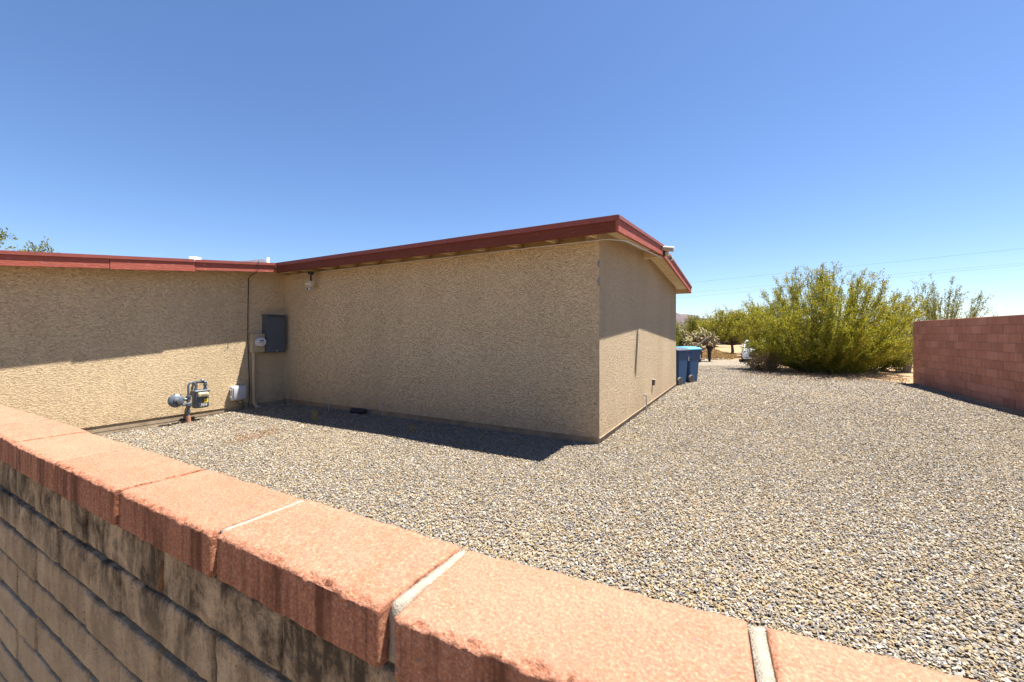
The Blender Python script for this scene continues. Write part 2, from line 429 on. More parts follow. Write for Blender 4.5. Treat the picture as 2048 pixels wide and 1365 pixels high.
# loose stones lying on the gravel part of the ground
def scatter_mesh():
    keep, dens, size, idx = [], [], [], {}
    vs, fs = [], []
    for (a, b, c, d) in gfaces:
        P = [gverts[k] for k in (a, b, c, d)]
        cx = sum(p[0] for p in P) / 4; cy = sum(p[1] for p in P) / 4
        Y = depth(cx, cy); X = CA * cx + SA * cy
        if Y < 0.3 or Y > 21 or abs(X) > 1.45 * Y + 0.6 or cy < 0.55: continue
        if gatt[a] + gatt[b] + gatt[c] + gatt[d] < 2: continue
        if cx < -8.9 or (cy > 5.5 and cx < -1.75 and cy < 12.7): continue
        if (cy > 12.7 and cx < -7): continue
        f = []
        for k in (a, b, c, d):
            if k not in idx:
                idx[k] = len(vs); vs.append(gverts[k])
                yy = depth(gverts[k][0], gverts[k][1])
                dens.append(6200 - 4200 * ss(3.5, 9, yy) - 1000 * ss(12, 20, yy))
                size.append(0.66 + 0.52 * ss(4, 12, yy))
            f.append(idx[k])
        fs.append(f)
    me = bpy.data.meshes.new('gravel'); me.from_pydata(vs, [], fs)
    for n, v in (('density', dens), ('size', size)):
        at_ = me.attributes.new(n, 'FLOAT', 'POINT'); at_.data.foreach_set('value', v)
    return me
gravel = tag(link('gravel', scatter_mesh()), 'loose tan and blue grey stone chips covering the yard', 'gravel', kind='stuff')
def stones_group():
    ng = bpy.data.node_groups.new('loose_stones', 'GeometryNodeTree')
    ng.interface.new_socket('Geometry', in_out='INPUT', socket_type='NodeSocketGeometry')
    ng.interface.new_socket('Geometry', in_out='OUTPUT', socket_type='NodeSocketGeometry')
    N, L = ng.nodes.new, ng.links.new
    gi, go = N('NodeGroupInput'), N('NodeGroupOutput')
    def named(n):
        a = N('GeometryNodeInputNamedAttribute'); a.data_type = 'FLOAT'; a.inputs['Name'].default_value = n
        return next(o for o in a.outputs if o.enabled and o.name == 'Attribute')
    dp = N('GeometryNodeDistributePointsOnFaces'); L(gi.outputs[0], dp.inputs['Mesh']); L(named('density'), dp.inputs['Density'])
    join = N('GeometryNodeJoinGeometry')
    for k in range(5):
        ico = N('GeometryNodeMeshIcoSphere'); ico.inputs['Radius'].default_value = 1.0; ico.inputs['Subdivisions'].default_value = 1
        sp = N('GeometryNodeSetPosition'); L(ico.outputs[0], sp.inputs['Geometry'])
        rv = N('FunctionNodeRandomValue'); rv.data_type = 'FLOAT_VECTOR'
        rv.inputs[0].default_value = (-0.33,) * 3; rv.inputs[1].default_value = (0.33,) * 3
        rv.inputs['Seed'].default_value = k * 17 + 3
        L(rv.outputs[0], sp.inputs['Offset'])
        sh = N('GeometryNodeSetShadeSmooth'); sh.inputs['Shade Smooth'].default_value = False; L(sp.outputs[0], sh.inputs[0])
        sm = N('GeometryNodeSetMaterial'); sm.inputs['Material'].default_value = STONE; L(sh.outputs[0], sm.inputs[0])
        gi2 = N('GeometryNodeGeometryToInstance'); L(sm.outputs[0], gi2.inputs[0]); L(gi2.outputs[0], join.inputs[0])
    io = N('GeometryNodeInstanceOnPoints'); L(dp.outputs['Points'], io.inputs['Points']); L(join.outputs[0], io.inputs['Instance'])
    io.inputs['Pick Instance'].default_value = True
    rr = N('FunctionNodeRandomValue'); rr.data_type = 'FLOAT_VECTOR'
    rr.inputs[0].default_value = (-0.45, -0.45, 0); rr.inputs[1].default_value = (0.45, 0.45, 6.283)
    e2r = N('FunctionNodeEulerToRotation'); L(rr.outputs[0], e2r.inputs[0]); L(e2r.outputs[0], io.inputs['Rotation'])
    rs = N('FunctionNodeRandomValue'); rs.data_type = 'FLOAT_VECTOR'
    rs.inputs[0].default_value = (0.009, 0.006, 0.0035); rs.inputs[1].default_value = (0.023, 0.014, 0.009)
    rs.inputs['Seed'].default_value = 5
    vm = N('ShaderNodeVectorMath'); vm.operation = 'SCALE'; L(rs.outputs[0], vm.inputs[0]); L(named('size'), vm.inputs['Scale'])
    L(vm.outputs[0], io.inputs['Scale'])
    tr = N('GeometryNodeTranslateInstances'); L(io.outputs[0], tr.inputs[0])
    rt = N('FunctionNodeRandomValue'); rt.data_type = 'FLOAT_VECTOR'; rt.inputs[0].default_value = (0, 0, 0.0); rt.inputs[1].default_value = (0, 0, 0.016)
    rt.inputs['Seed'].default_value = 9
    L(rt.outputs[0], tr.inputs['Translation']); tr.inputs['Local Space'].default_value = False
    L(tr.outputs[0], go.inputs[0])
    return ng
gmod = gravel.modifiers.new('loose_stones', 'NODES'); gmod.node_group = stones_group()

# ------------------------------------------------------------------ hills
def mountain(name, centre, R, H, amp, mat, seed, sharp=1.2, n=70):
    vs, fs = [], []
    for j in range(n + 1):
        for i in range(n + 1):
            u, v = 2 * i / n - 1, 2 * j / n - 1
            r = math.hypot(u, v)
            p = Vector((u * 3 + seed, v * 3, seed))
            rid = 1 - abs(mnoise.noise(p * 1.3)) * 2
            z = H * max(0, 1 - r) ** sharp + amp * (mnoise.fractal(p * 2.2, 0.9, 2.1, 6) + 0.5 * rid) * max(0, 1 - r) * min(1, r * 6 + 0.2)
            vs.append((centre.x + u * R, centre.y + v * R, -3 + z))
    for j in range(n):
        for i in range(n): fs.append((j * (n + 1) + i, j * (n + 1) + i + 1, (j + 1) * (n + 1) + i + 1, (j + 1) * (n + 1) + i))
    me = bpy.data.meshes.new(name); me.from_pydata(vs, [], fs); me.materials.append(mat)
    return tag(link(name, me), kind='structure')
mountain('hill', at(1215, 900, 0), 310, 92, 13, HILL, 3.7, 1.15)
mountain('mountain', at(522, 3800, 0), 2600, 690, 45, MTN, 9.3, 1.1)

# ------------------------------------------------------------------ the house
XA, YA, YE, XB = -1.737, 5.51, 12.67, -8.87      # end wall, shaded wall, far corner, left wing wall
XR, YF, YRG, YFAR, XBR = -1.369, 5.117, 8.35, 13.06, -8.50   # rake, eave, ridge, far eave, left wing rake
ZE, ZR, ZF = 2.985, 3.212, 2.890
ZS = 0.098                                       # foot of the stucco
def zr(y): return ZE + (ZR - ZE) * (y - YF) / (YRG - YF) if y <= YRG else ZR + (ZF - ZR) * (y - YRG) / (YFAR - YRG)
def zb(y): return ZE + 0.1025 * (y - YF)
YB0, XW = -3.0, -18.0
house = thing('house', 'low tan stucco house with a shallow gabled roof and red fascia boards', 'house', (XA, YA, 0))
def hb(mb, name, mats, **k):
    o = mb.build(name, mats, None, **k); o.parent = house
    o.matrix_parent_inverse = Matrix.Translation((-XA, -YA, 0))
    return o
UND = 0.205                                      # roof top to the top of the walls
w = MB(); w.prism([(XB, YA, ZS), (XA, YA, ZS), (XA, YA, zr(YA) - UND), (XB, YA, zr(YA) - UND)], (0, 0.2, 0)); hb(w, 'wall', STUCCO)
w = MB(); e = 0.2
w.prism([(XA + 0.002, YA + 0.003, ZS), (XA + 0.002, YE, ZS), (XA + 0.002, YE, zr(YE) - 0.06), (XA + 0.002, YRG, ZR - 0.06), (XA + 0.002, YA + 0.003, zr(YA) - 0.06)], (-0.2, 0, 0)); hb(w, 'wall', STUCCO_DASH)
w = MB(); w.prism([(XB, YB0, ZS - 0.03), (XB, YA + 0.1, ZS - 0.03), (XB, YA + 0.1, ZE - 0.06), (XB, YB0, zb(YB0) - 0.06)], (-0.2, 0, 0)); hb(w, 'wall', STUCCO)
w = MB(); w.prism([(XA - 0.01, YE, ZS), (XW, YE, ZS), (XW, YE, zr(YE) - 0.06), (XA - 0.01, YE, zr(YE) - 0.06)], (0, -0.2, 0)); hb(w, 'wall', STUCCO)
w = MB(); w.prism([(XW, YB0, ZS), (XW, YE - 0.2, ZS), (XW, YE - 0.2, 2.0), (XW, YB0, 2.0)], (0.2, 0, 0)); hb(w, 'wall', STUCCO)
# footing strip below the stucco
w = MB()
w.box((XB - 0.02, YA + 0.012, -0.3), (XA - 0.010, YA + 0.15, ZS + 0.004))
w.box((XA - 0.15, YA + 0.16, -0.3), (XA - 0.010, YE - 0.01, ZS + 0.004))
w.box((XB - 0.15, YB0, -0.4), (XB - 0.012, YA - 0.0, ZS - 0.024))
hb(w, 'footing', STEM)
# weep screed lip at the foot of the stucco
w = MB()
w.box((XB + 0.003, YA - 0.008, ZS - 0.012), (XA + 0.012, YA + 0.005, ZS + 0.001))
w.box((XA - 0.002, YA + 0.006, ZS - 0.012), (XA + 0.012, YE, ZS + 0.001))
hb(w, 'screed', STEM)
# roof sheets
w = MB()
T = 0.045
w.prism([(XW - 0.4, YF, ZE), (XW - 0.4, YRG, ZR), (XW - 0.4, YRG, ZR - T), (XW - 0.4, YF, ZE - T)], (XR - XW + 0.4, 0, 0))
hb(w, 'roof', ROOF)
w = MB(); w.prism([(XW - 0.4, YRG + 0.001, ZR), (XW - 0.4, YFAR, ZF), (XW - 0.4, YFAR, ZF - T), (XW - 0.4, YRG + 0.001, ZR - T)], (XR - XW + 0.4, 0, 0))
hb(w, 'roof', ROOF)
w = MB(); w.prism([(XW - 0.4, YB0 - 0.3, zb(YB0 - 0.3)), (XW - 0.4, YF - 0.002, ZE - 0.002), (XW - 0.4, YF - 0.002, ZE - T - 0.002), (XW - 0.4, YB0 - 0.3, zb(YB0 - 0.3) - T)], (XBR - XW + 0.4, 0, 0))
hb(w, 'roof', ROOF)
# eave fascia: boards and metal drip edge above
FD = 0.197
def eave_board(x0, x1, dy=0.0, dz=0.0):
    b = MB(); b.box((x0, YF + dy, ZE - FD + dz), (x1, YF + 0.038 + dy, ZE - T - 0.004))
    hb(b, 'fascia_board', RED, bevel=0.003, seg=1)
eave_board(XBR + 0.002, -7.07); eave_board(-7.066, XR - 0.002, 0.004)
for a, b_ in ((XBR + 0.006, -6.2), (-6.21, -4.0), (-4.01, XR - 0.001)):
    b = MB(); b.box((a, YF - 0.020, ZE - 0.062), (b_, YF - 0.002, ZE + 0.004 + random.uniform(0, 0.003))); hb(b, 'drip_edge', RED_METAL)
# rake boards on the gable end, near slope and far slope
def rake(y0, y1, zf, x, mat, dd=0.0, th=0.038, depth_=FD):
    b = MB(); b.prism([(x, y0, zf(y0) - T - 0.003), (x, y1, zf(y1) - T - 0.003), (x, y1, zf(y1) - depth_ + dd), (x, y0, zf(y0) - depth_ + dd)], (-th, 0, 0))
    hb(b, 'fascia_board', mat, bevel=0.003, seg=1)
def rake_drip(y0, y1, zf, x):
    b = MB(); b.prism([(x + 0.003, y0, zf(y0) + 0.004), (x + 0.003, y1, zf(y1) + 0.004), (x + 0.003, y1, zf(y1) - 0.047), (x + 0.003, y0, zf(y0) - 0.047)], (0.012, 0, 0))
    b.prism([(x + 0.0155, y0, zf(y0) - 0.041), (x + 0.0155, y1, zf(y1) - 0.041), (x + 0.0155, y1, zf(y1) - 0.047), (x + 0.0155, y0, zf(y0) - 0.047)], (0.005, 0, 0))
    hb(b, 'drip_edge', RED_METAL)
rake(YF + 0.001, YRG - 0.003, zr, XR, RED_OLD); rake(YRG + 0.003, YFAR, zr, XR, RED_OLD)
rake_drip(YF - 0.019, 6.55, zr, XR); rake_drip(6.56, YRG, zr, XR); rake_drip(YRG + 0.004, YFAR + 0.02, zr, XR)
# rake of the left wing, three boards of uneven level
rake(YB0 - 0.3, 2.52, zb, XBR, RED_OLD, 0.0); rake(2.525, 3.66, zb, XBR + 0.006, RED_OLD, -0.012); rake(3.665, YF - 0.028, zb, XBR + 0.002, RED_OLD, 0.008)
rake_drip(YB0 - 0.3, 3.64, zb, XBR); rake_drip(3.65, YF - 0.026, zb, XBR + 0.006)
# far eave fascia
b = MB(); b.box((XW, YFAR - 0.04, ZF - FD), (XR - 0.042, YFAR, ZF - T - 0.003)); hb(b, 'fascia_board', SOFFIT)
# soffit along the rake of the gable end
for y0, y1 in ((YF + 0.045, YRG - 0.07), (YRG + 0.07, YFAR - 0.05)):
    b = MB(); zo = 0.062
    b.prism([(XA + 0.004, y0, zr(y0) - zo), (XA + 0.004, y1, zr(y1) - zo), (XA + 0.004, y1, zr(y1) - zo - 0.016), (XA + 0.004, y0, zr(y0) - zo - 0.016)], (XR - XA - 0.044, 0, 0))
    hb(b, 'soffit_board', SOFFIT)
b = MB(); b.box((XA + 0.003, YRG - 0.065, ZR - 0.225), (XR - 0.040, YRG + 0.065, ZR - 0.05)); hb(b, 'ridge_beam', SOFFIT)
# rafter tails under the eave
x = XA - 0.02
while x > XB + 0.2:
    b = MB()
    y0, y1 = YF + 0.045, YA + 0.13
    b.prism([(x, y0, zr(y0) - T - 0.001), (x, y1, zr(y1) - T - 0.001), (x, y1, zr(y1) - T - 0.146), (x, y0, zr(y0) - T - 0.146)], (-0.042, 0, 0))
    hb(b, 'rafter', SOFFIT); x -= 0.61
b = MB(); y0, y1 = YF + 0.045, YA + 0.13
b.prism([(XBR + 0.05, y0, zr(y0) - T - 0.002), (XBR + 0.05, y1, zr(y1) - T - 0.002), (XBR + 0.05, y1, zr(y1) - T - 0.018), (XBR + 0.05, y0, zr(y0) - T - 0.018)], (XR - XBR - 0.1, 0, 0))
hb(b, 'soffit_board', SOFFIT)
# blocking between the rafters above the wall
b = MB(); b.box((XB + 0.01, YA + 0.14, zr(YA) - UND - 0.01), (XA - 0.21, YA + 0.17, zr(YA) - T - 0.004)); hb(b, 'blocking', SOFFIT)
# bare patches on the corner of the stucco
PATCH = plain('bare_cement', (0.20, 0.195, 0.20), 0.95, var=0.2, scale=30)
for z0, z1, wd in ((2.17, 2.30, 0.035), (2.42, 2.53, 0.028)):
    pts = []
    for k in range(9): a = k / 8; pts.append((XA - wd * (0.55 + 0.45 * random.random()) * math.sin(math.pi * (0.12 + 0.76 * a)), YA - 0.004, z0 + (z1 - z0) * a))
    b = MB(); b.prism(pts + [(XA + 0.004, YA - 0.004, z1), (XA + 0.004, YA - 0.004, z0)], (0, 0.002, 0)); hb(b, 'bare_patch', PATCH)

# things on the roof
t = thing('roof_vent', 'small white box vent on top of the left wing roof', 'vent', (-10.6, 4.56, zb(4.56)), 0.3)
b = MB(); b.box((-0.06, -0.06, -0.01), (0.06, 0.06, 0.21)); b.build('vent_neck', GALV, t)
b = MB(); b.box((-0.07, -0.085, 0.21), (0.07, 0.085, 0.285)); b.build('vent_hood', WHITE, t, bevel=0.008)
t = thing('vent_pipe', 'short white vent pipe standing on the roof near the inner corner', 'pipe', (-10.0, 5.82, zr(5.82)))
b = MB(); b.lathe([(0.031, 0), (0.031, 0.32)], 14); b.build('pipe', WHITE, t, smooth=True)
b = MB(); b.lathe([(0.11, 0.0), (0.09, 0.012), (0.036, 0.07)], 14); b.build('flashing', GALV, t, smooth=True)

# ------------------------------------------------------------------ garden wall in the foreground
gw = thing('garden_wall', 'waist high garden wall of stained slump block with red concrete caps', 'wall', (0, 0.453, 0))
WY0, WY1 = 0.366, 0.540                          # caps, near and far face
CT, CH = 1.179, 0.080
def rough_block(lx, ly, lz, nx, ny, nz, bulge, rough, chip, seed, edge=0.012, lumps=26):
    """A block with its faces cut into a grid: rounded rim, slumped sides and a broken front edge."""
    bm = bmesh.new()
    idx = {}
    def V(i, j, k):
        if (i, j, k) not in idx: idx[(i, j, k)] = bm.verts.new((lx * (i / nx - 0.5), ly * (j / ny - 0.5), lz * (k / nz - 0.5)))
        return idx[(i, j, k)]
    for i in range(nx):
        for j in range(ny):
            bm.faces.new((V(i, j, nz), V(i + 1, j, nz), V(i + 1, j + 1, nz), V(i, j + 1, nz)))
            bm.faces.new((V(i, j, 0), V(i, j + 1, 0), V(i + 1, j + 1, 0), V(i + 1, j, 0)))
        for k in range(nz):
            bm.faces.new((V(i, 0, k), V(i + 1, 0, k), V(i + 1, 0, k + 1), V(i, 0, k + 1)))
            bm.faces.new((V(i, ny, k), V(i, ny, k + 1), V(i + 1, ny, k + 1), V(i + 1, ny, k)))
    for j in range(ny):
        for k in range(nz):
            bm.faces.new((V(0, j, k), V(0, j, k + 1), V(0, j + 1, k + 1), V(0, j + 1, k)))
            bm.faces.new((V(nx, j, k), V(nx, j + 1, k), V(nx, j + 1, k + 1), V(nx, j, k + 1)))
    for (i, j, k), v in idx.items():
        p = v.co.copy(); q = p + Vector((seed * 3.17, seed * 1.3, seed * 7.7))
        u, w_ = 2 * k / nz - 1, 2 * i / nx - 1
        dx, dy, dz = lx / 2 - abs(p.x), ly / 2 - abs(p.y), lz / 2 - abs(p.z)
        n = mnoise.fractal(q * lumps, 1.0, 2.0, 3)
        if j in (0, ny): p.y += math.copysign(bulge * ((1 - u ** 4) * (1 - abs(w_) ** 10) - 0.2) + rough * n, p.y)
        if k == nz: p.z += rough * 0.5 * n
        near = [d for d in sorted((dx, dy, dz))]
        if near[1] < 1e-6:                       # on an edge: round it off
            c = edge * (0.55 + 0.45 * mnoise.noise(q * 30))
            if dy < 1e-6: p.y -= math.copysign(c, p.y)
            if dz < 1e-6: p.z -= math.copysign(c * 0.8, p.z)
            if dx < 1e-6: p.x -= math.copysign(c * 0.35, p.x)
            if chip and k == nz and j == 0:
                cc = (max(0, mnoise.fractal(q * 75, 1.0, 2.0, 3) + 0.2) + 1.3 * max(0, mnoise.noise(q * 22) - 0.25)) * chip
                p.y += cc * 0.7; p.z -= cc
        v.co = p
    me = bpy.data.meshes.new('block'); bm.to_mesh(me); bm.free()
    me.polygons.foreach_set('use_smooth', [True] * len(me.polygons))
    return me
PITCH = 0.406
BEND = Matrix.Translation((-0.387, 0.0, 0)) @ Matrix.Rotation(math.radians(4.6), 4, 'Z') @ Matrix.Translation((0.387, 0.0, 0))
def bend(o):                                      # the wall turns slightly at this joint
    if o.location.x > -0.387 + 0.003:
        o.location = BEND @ o.location; o.rotation_euler.z += math.radians(4.6)
caps = []
for s in range(7):
    me = rough_block(PITCH - 0.0045, WY1 - WY0, CH, 84, 22, 14, 0.001, 0.0014, 0.0075, s + 1, 0.0035, 60); me.materials.append(CAP); caps.append(me)
caps_w = []
for s in range(3):
    me = rough_block(PITCH - 0.018, WY1 - WY0, CH, 84, 22, 14, 0.001, 0.0016, 0.008, s + 31, 0.0045, 60); me.materials.append(CAP); caps_w.append(me)
CAP_X0 = -0.387
kc = 0
for i in range(-21, 9):
    wide = -2 <= i <= 3
    me = caps_w[i % 3] if wide else caps[i % 7]
    o = link('cap', me, gw)
    o.location = (CAP_X0 + PITCH * (i + 0.5) + random.uniform(-.001, .001), random.uniform(-.002, .002), CT - CH / 2 + random.uniform(-.0015, .0015))
    o.rotation_euler = (random.uniform(-.006, .006), random.uniform(-.003, .003), random.uniform(-.006, .006)); bend(o)
for i in range(-1, 5):                            # pale mortar showing in the wider joints
    o = link('mortar_joint', rough_block(0.0170, WY1 - WY0 - 0.022, CH - 0.006, 2, 24, 6, 0.0, 0.0022, 0.007, 50 + i, 0.002, 90), gw)
    o.data.materials.append(MORTAR)
    o.location = (CAP_X0 + PITCH * i, 0.006, CT - CH / 2 + 0.0012); bend(o)
CP = 0.1055                                       # course height of the slump block
blocks = []
for s in range(9):
    me = rough_block(PITCH - 0.011, 0.150, CP - 0.0065, 48, 2, 16, 0.0030, 0.0026, 0, s + 71, 0.0055, 14); me.materials.append(SLUMP); blocks.append(me)
for c in range(11):
    zt = CT - CH - 0.004 - c * CP
    off = -1.033 if c % 2 == 0 else -1.233
    for i in range(-19, 9):
        o = link('block', random.choice(blocks), gw)
        o.location = (off + PITCH * (i + 0.5) + random.uniform(-.004, .004), random.uniform(-.003, .003) + 0.004, zt - CP / 2 + random.uniform(-.0015, .0015))
        o.rotation_euler = (random.uniform(-.012, .012), random.choice((0, math.pi)) + random.uniform(-.004, .004), random.uniform(-.006, .006))
        if o.rotation_euler[1] > 1: o.rotation_euler[0] = -o.rotation_euler[0]
    bend(o)
b = MB(); b.box((-8.84, -0.062, -0.2), (-0.387, 0.060, CT - CH - 0.002)); b.build('mortar_core', MORTAR_DARK, gw)
b = MB(); b.box((-0.386, -0.062, -0.2), (3.1, 0.060, CT - CH - 0.002), BEND); b.build('mortar_core', MORTAR_DARK, gw)
# ------------------------------------------------------------------ red block wall on the right
P0 = Vector((4.48, 17.14, 0)); ang = math.atan2(12.09 - 17.14, 4.79 - 4.48)
rw = thing('block_wall', 'tall red concrete block wall running off to the right in its own shade', 'wall', P0, ang)
BH, BL, NCR = 0.1925, 0.40, 10
def red_mesh(L, seed):
    b = MB(); b.box((-L / 2 + 0.004, 0, -BH / 2 + 0.004), (L / 2 - 0.004, 0.19, BH / 2 - 0.004))
    me = b.mesh('brick', RBLOCK)
    bm = bmesh.new(); bm.from_mesh(me); bmesh.ops.bevel(bm, geom=bm.edges[:], offset=0.004, segments=1, affect='EDGES'); bm.to_mesh(me); bm.free()
    return me
full, half = red_mesh(BL, 1), red_mesh(BL / 2, 2)
NB = 17
for c in range(NCR):
    s = 0.0; k = 0
    while s < NB * BL - 0.01:
        me, L = (half, BL / 2) if (k == 0 and c % 2) else (full, BL)
        if c == NCR - 1: pass
        o = link('brick', me, rw); o.location = (s + L / 2, random.uniform(-.002, .002), BH * (c + 0.5) - 0.02)
        s += L; k += 1
b = MB(); b.box((0.006, 0.012, -0.2), (NB * BL + 0.2, 0.178, BH * NCR - 0.03)); b.build('mortar_core', RMORTAR, rw)
far = MB()
for c in range(NCR):
    s = NB * BL + (BL / 2 if c % 2 else 0)
    while s < 38 * BL:
        far.box((s + 0.004, 0, BH * c - 0.016), (s + BL - 0.004, 0.19, BH * (c + 1) - 0.024)); s += BL
tag(far.build('bricks', RBLOCK, rw), kind='stuff')

# ------------------------------------------------------------------ things on the walls
# local frame of the left wing wall: x out of the wall stays world x; y along it
def bez(p0, p1, p2, n=8):
    p0, p1, p2 = map(Vector, (p0, p1, p2))
    return [p0 * (1 - k / n) ** 2 + p1 * 2 * (k / n) * (1 - k / n) + p2 * (k / n) ** 2 for k in range(n + 1)]
# electrical panel
t = thing('electrical_panel', 'tall dark grey electrical panel on the wall at the inner corner', 'electrical panel', (XB, 5.225, 1.12))
b = MB(); b.box((0.003, -0.195, 0.0), (0.185, 0.195, 0.79)); b.build('cabinet', PANEL_GREY, t, bevel=0.006)
b = MB(); b.box((0.187, -0.185, 0.02), (0.205, 0.190, 0.765)); b.build('door', PANEL_GREY, t, bevel=0.005)
b = MB(); b.box((0.0, -0.205, 0.79), (0.222, 0.205, 0.802)); b.build('rain_hood', PANEL_GREY, t)
b = MB(); b.box((0.206, -0.02, 0.03), (0.213, 0.02, 0.05)); b.build('latch', GALV, t)
# electric meter
t = thing('electric_meter', 'tan electric meter box with a round glass meter beside the grey panel', 'electric meter', (XB, 4.90, 1.135))
b = MB(); b.box((0.003, -0.135, 0.0), (0.115, 0.125, 0.385)); b.build('meter_box', TAN_METAL, t, bevel=0.006)
b = MB(); b.box((0.116, -0.130, 0.006), (0.124, 0.120, 0.380)); b.build('cover', TAN_METAL, t, bevel=0.003)
M = Matrix.Translation((0.124, 0.01, 0.215)) @ Matrix.Rotation(math.pi / 2, 4, 'Y')
b = MB(); b.lathe([(0.105, 0), (0.105, 0.02), (0.098, 0.028)], 28, M); b.build('meter_ring', GALV, t, smooth=True)
b = MB(); b.lathe([(0.092, 0.026), (0.092, 0.085), (0.086, 0.10), (0.07, 0.108)], 28, M); gl = b.build('meter_glass', METER_FACE, t, smooth=True)
b = MB(); b.box((0.2325, -0.045, 0.232), (0.2345, 0.035, 0.252)); b.box((0.2325, -0.03, 0.205), (0.2345, -0.012, 0.211)); b.box((0.2325, 0.01, 0.205), (0.2345, 0.03, 0.211)); b.box((0.2325, -0.052, 0.205), (0.2345, -0.042, 0.211))
b.build('display', BLACK, gl)
# conduit under the meter
t = thing('conduit', 'thick tan conduit running from the meter box down into the gravel', 'conduit', (XB, 4.83, 0))
pts = [(0.06, 0, 1.145), (0.06, 0, 0.16)] + bez((0.06, 0, 0.16), (0.06, 0.0, 0.03), (0.20, 0.10, -0.06))
b = MB(); b.tube(pts, 0.037, 12); b.build('pipe', TAN_METAL, t, smooth=True)
b = MB(); b.lathe([(0.042, 0), (0.042, 0.07)], 12, Matrix.Translation((0.06, 0, 0.52))); b.build('coupling', TAN_METAL, t, smooth=True)
b = MB(); b.lathe([(0.043, 0), (0.043, 0.045)], 12, Matrix.Translation((0.125, 0.045, 0.0)) @ Matrix.Rotation(0.9, 4, Vector((-0.5, 1, 0)))); b.build('collar', GALV, t, smooth=True)
# black cable from the eave to the ground
t = thing('cable', 'black cable hanging from the fascia down the left wall to the phone box', 'cable', (XB, 4.73, 0))
b = MB(); b.tube([(0.36, 0.0, 2.74), (0.10, 0.03, 2.72), (0.02, 0.02, 2.65), (0.018, 0.01, 2.0), (0.02, 0.005, 1.4), (0.014, 0.02, 1.0), (0.02, 0.035, 0.6), (0.03, 0.03, 0.3), (0.03, 0.02, 0.03)], 0.008, 6)
b.build('cable_run', BLACK, t, smooth=True)
b = MB(); b.tube([(0.396, -0.03, 2.73), (0.402, 0.0, 2.80), (0.40, 0.0, 2.93), (0.40, 0.01, 2.98)], 0.006, 6); b.build('cable_loop', BLACK, t, smooth=True)
# telecom box
t = thing('telecom_box', 'small pale plastic phone box on the sunlit wall near its foot', 'utility box', (XB, 4.54, 0.20))
b = MB(); b.box((0.004, -0.145, 0.0), (0.10, 0.135, 0.285)); b.build('case', WHITE_PL, t, bevel=0.028, seg=4, smooth=True)
b = MB(); b.box((0.102, -0.115, 0.025), (0.116, 0.110, 0.26)); lid = b.build('lid', WHITE_PL, t, bevel=0.006, seg=2, smooth=True)
b = MB()
for k in range(4):
    y = -0.07 + k * 0.045
    b.tube([(0.117, y, 0.05), (0.119, y + 0.025, 0.13), (0.117, y + 0.075, 0.205)], [0.003, 0.008, 0.003], 6)
b.build('embossed_mark', WHITE_PL, lid, smooth=True)
for z in (0.06, 0.20):
    b = MB(); b.box((0.03, -0.160, z), (0.085, -0.143, z + 0.03)); b.build('clip', WHITE_PL, t, bevel=0.004)
b = MB(); b.tube(bez((0.05, -0.05, 0.0), (0.08, 0.0, -0.15), (0.05, 0.10, -0.06)), 0.006, 6)
b.tube([(0.05, 0.08, 0.0), (0.05, 0.09, -0.14), (0.08, 0.06, -0.2)], 0.007, 6); b.build('lead', BLACK, t, smooth=True)
b = MB(); b.tube([(0.06, 0.10, -0.07), (0.07, 0.13, -0.10), (0.06, 0.19, -0.09)], 0.009, 6); b.build('ground_wire', GREEN_W, t, smooth=True)
# low wire along the footing
t = thing('wire', 'thin black wire lying along the footing of the left wall', 'wire', (XB, 2.0, -0.02))
b = MB(); b.tube([(0.012, -2.2, -0.035), (0.014, -0.5, -0.03), (0.012, 0.6, -0.01), (0.016, 1.5, -0.015), (0.015, 2.4, 0.02)], 0.006, 6); b.build('wire_run', BLACK, t, smooth=True)

# gas meter
GY = 3.62
t = thing('gas_meter', 'grey gas meter with a round regulator and looped pipes by the sunlit wall', 'gas meter', (XB + 0.21, GY, gz(XB + 0.2, GY)))
Z0 = 0.085
b = MB(); b.lathe([(0.037, -0.1), (0.037, 0.13)], 12); b.build('sleeve', RUST, t, smooth=True)
b = MB(); b.tube([(0, 0, 0.1), (0, 0, 0.30)], 0.022, 10); b.lathe([(0.03, 0), (0.034, .012), (0.034, .04), (0.03, .05)], 8, Matrix.Translation((0, 0, 0.19)))
b.lathe([(0.03, 0), (0.034, .012), (0.034, .04), (0.03, .05)], 8, Matrix.Translation((0, 0, 0.27))); b.build('riser', GREY_METAL, t, smooth=True)
b = MB(); b.lathe([(0.035, -0.05), (0.045, -0.02), (0.045, 0.03), (0.03, 0.05)], 10, Matrix.Translation((0, 0, 0.33)) @ Matrix.Rotation(math.pi / 2, 4, 'Y'))
b.tube([(0, -0.03, 0.35), (0.01, -0.09, 0.33)], [0.025, 0.02], 8); v = b.build('valve', GREY_METAL, t, smooth=True)
b = MB(); b.box((-0.012, -0.012, 0.30), (0.075, 0.012, 0.318)); b.build('valve_handle', BLACK, v)
b = MB(); b.tube([(0, 0, 0.38), (0, 0, 0.47)], 0.03, 10); b.lathe([(0.04, 0), (0.04, 0.035)], 8, Matrix.Translation((0, 0, 0.455))); b.build('fitting', GREY_METAL, t, smooth=True)
rd = Vector((0.90, -0.25, 0.18)).normalized()
MR = Matrix.Translation((0.005, -0.185, 0.425)) @ rd.to_track_quat('Z', 'Y').to_matrix().to_4x4()
b = MB(); b.lathe([(0.05, -0.05), (0.10, -0.035), (0.116, -0.022), (0.116, 0.0), (0.106, 0.004), (0.100, 0.012), (0.085, 0.024), (0.045, 0.030), (0.034, 0.060), (0.02, 0.065)], 26, MR)
rg = b.build('regulator', GREY_METAL, t, smooth=True)
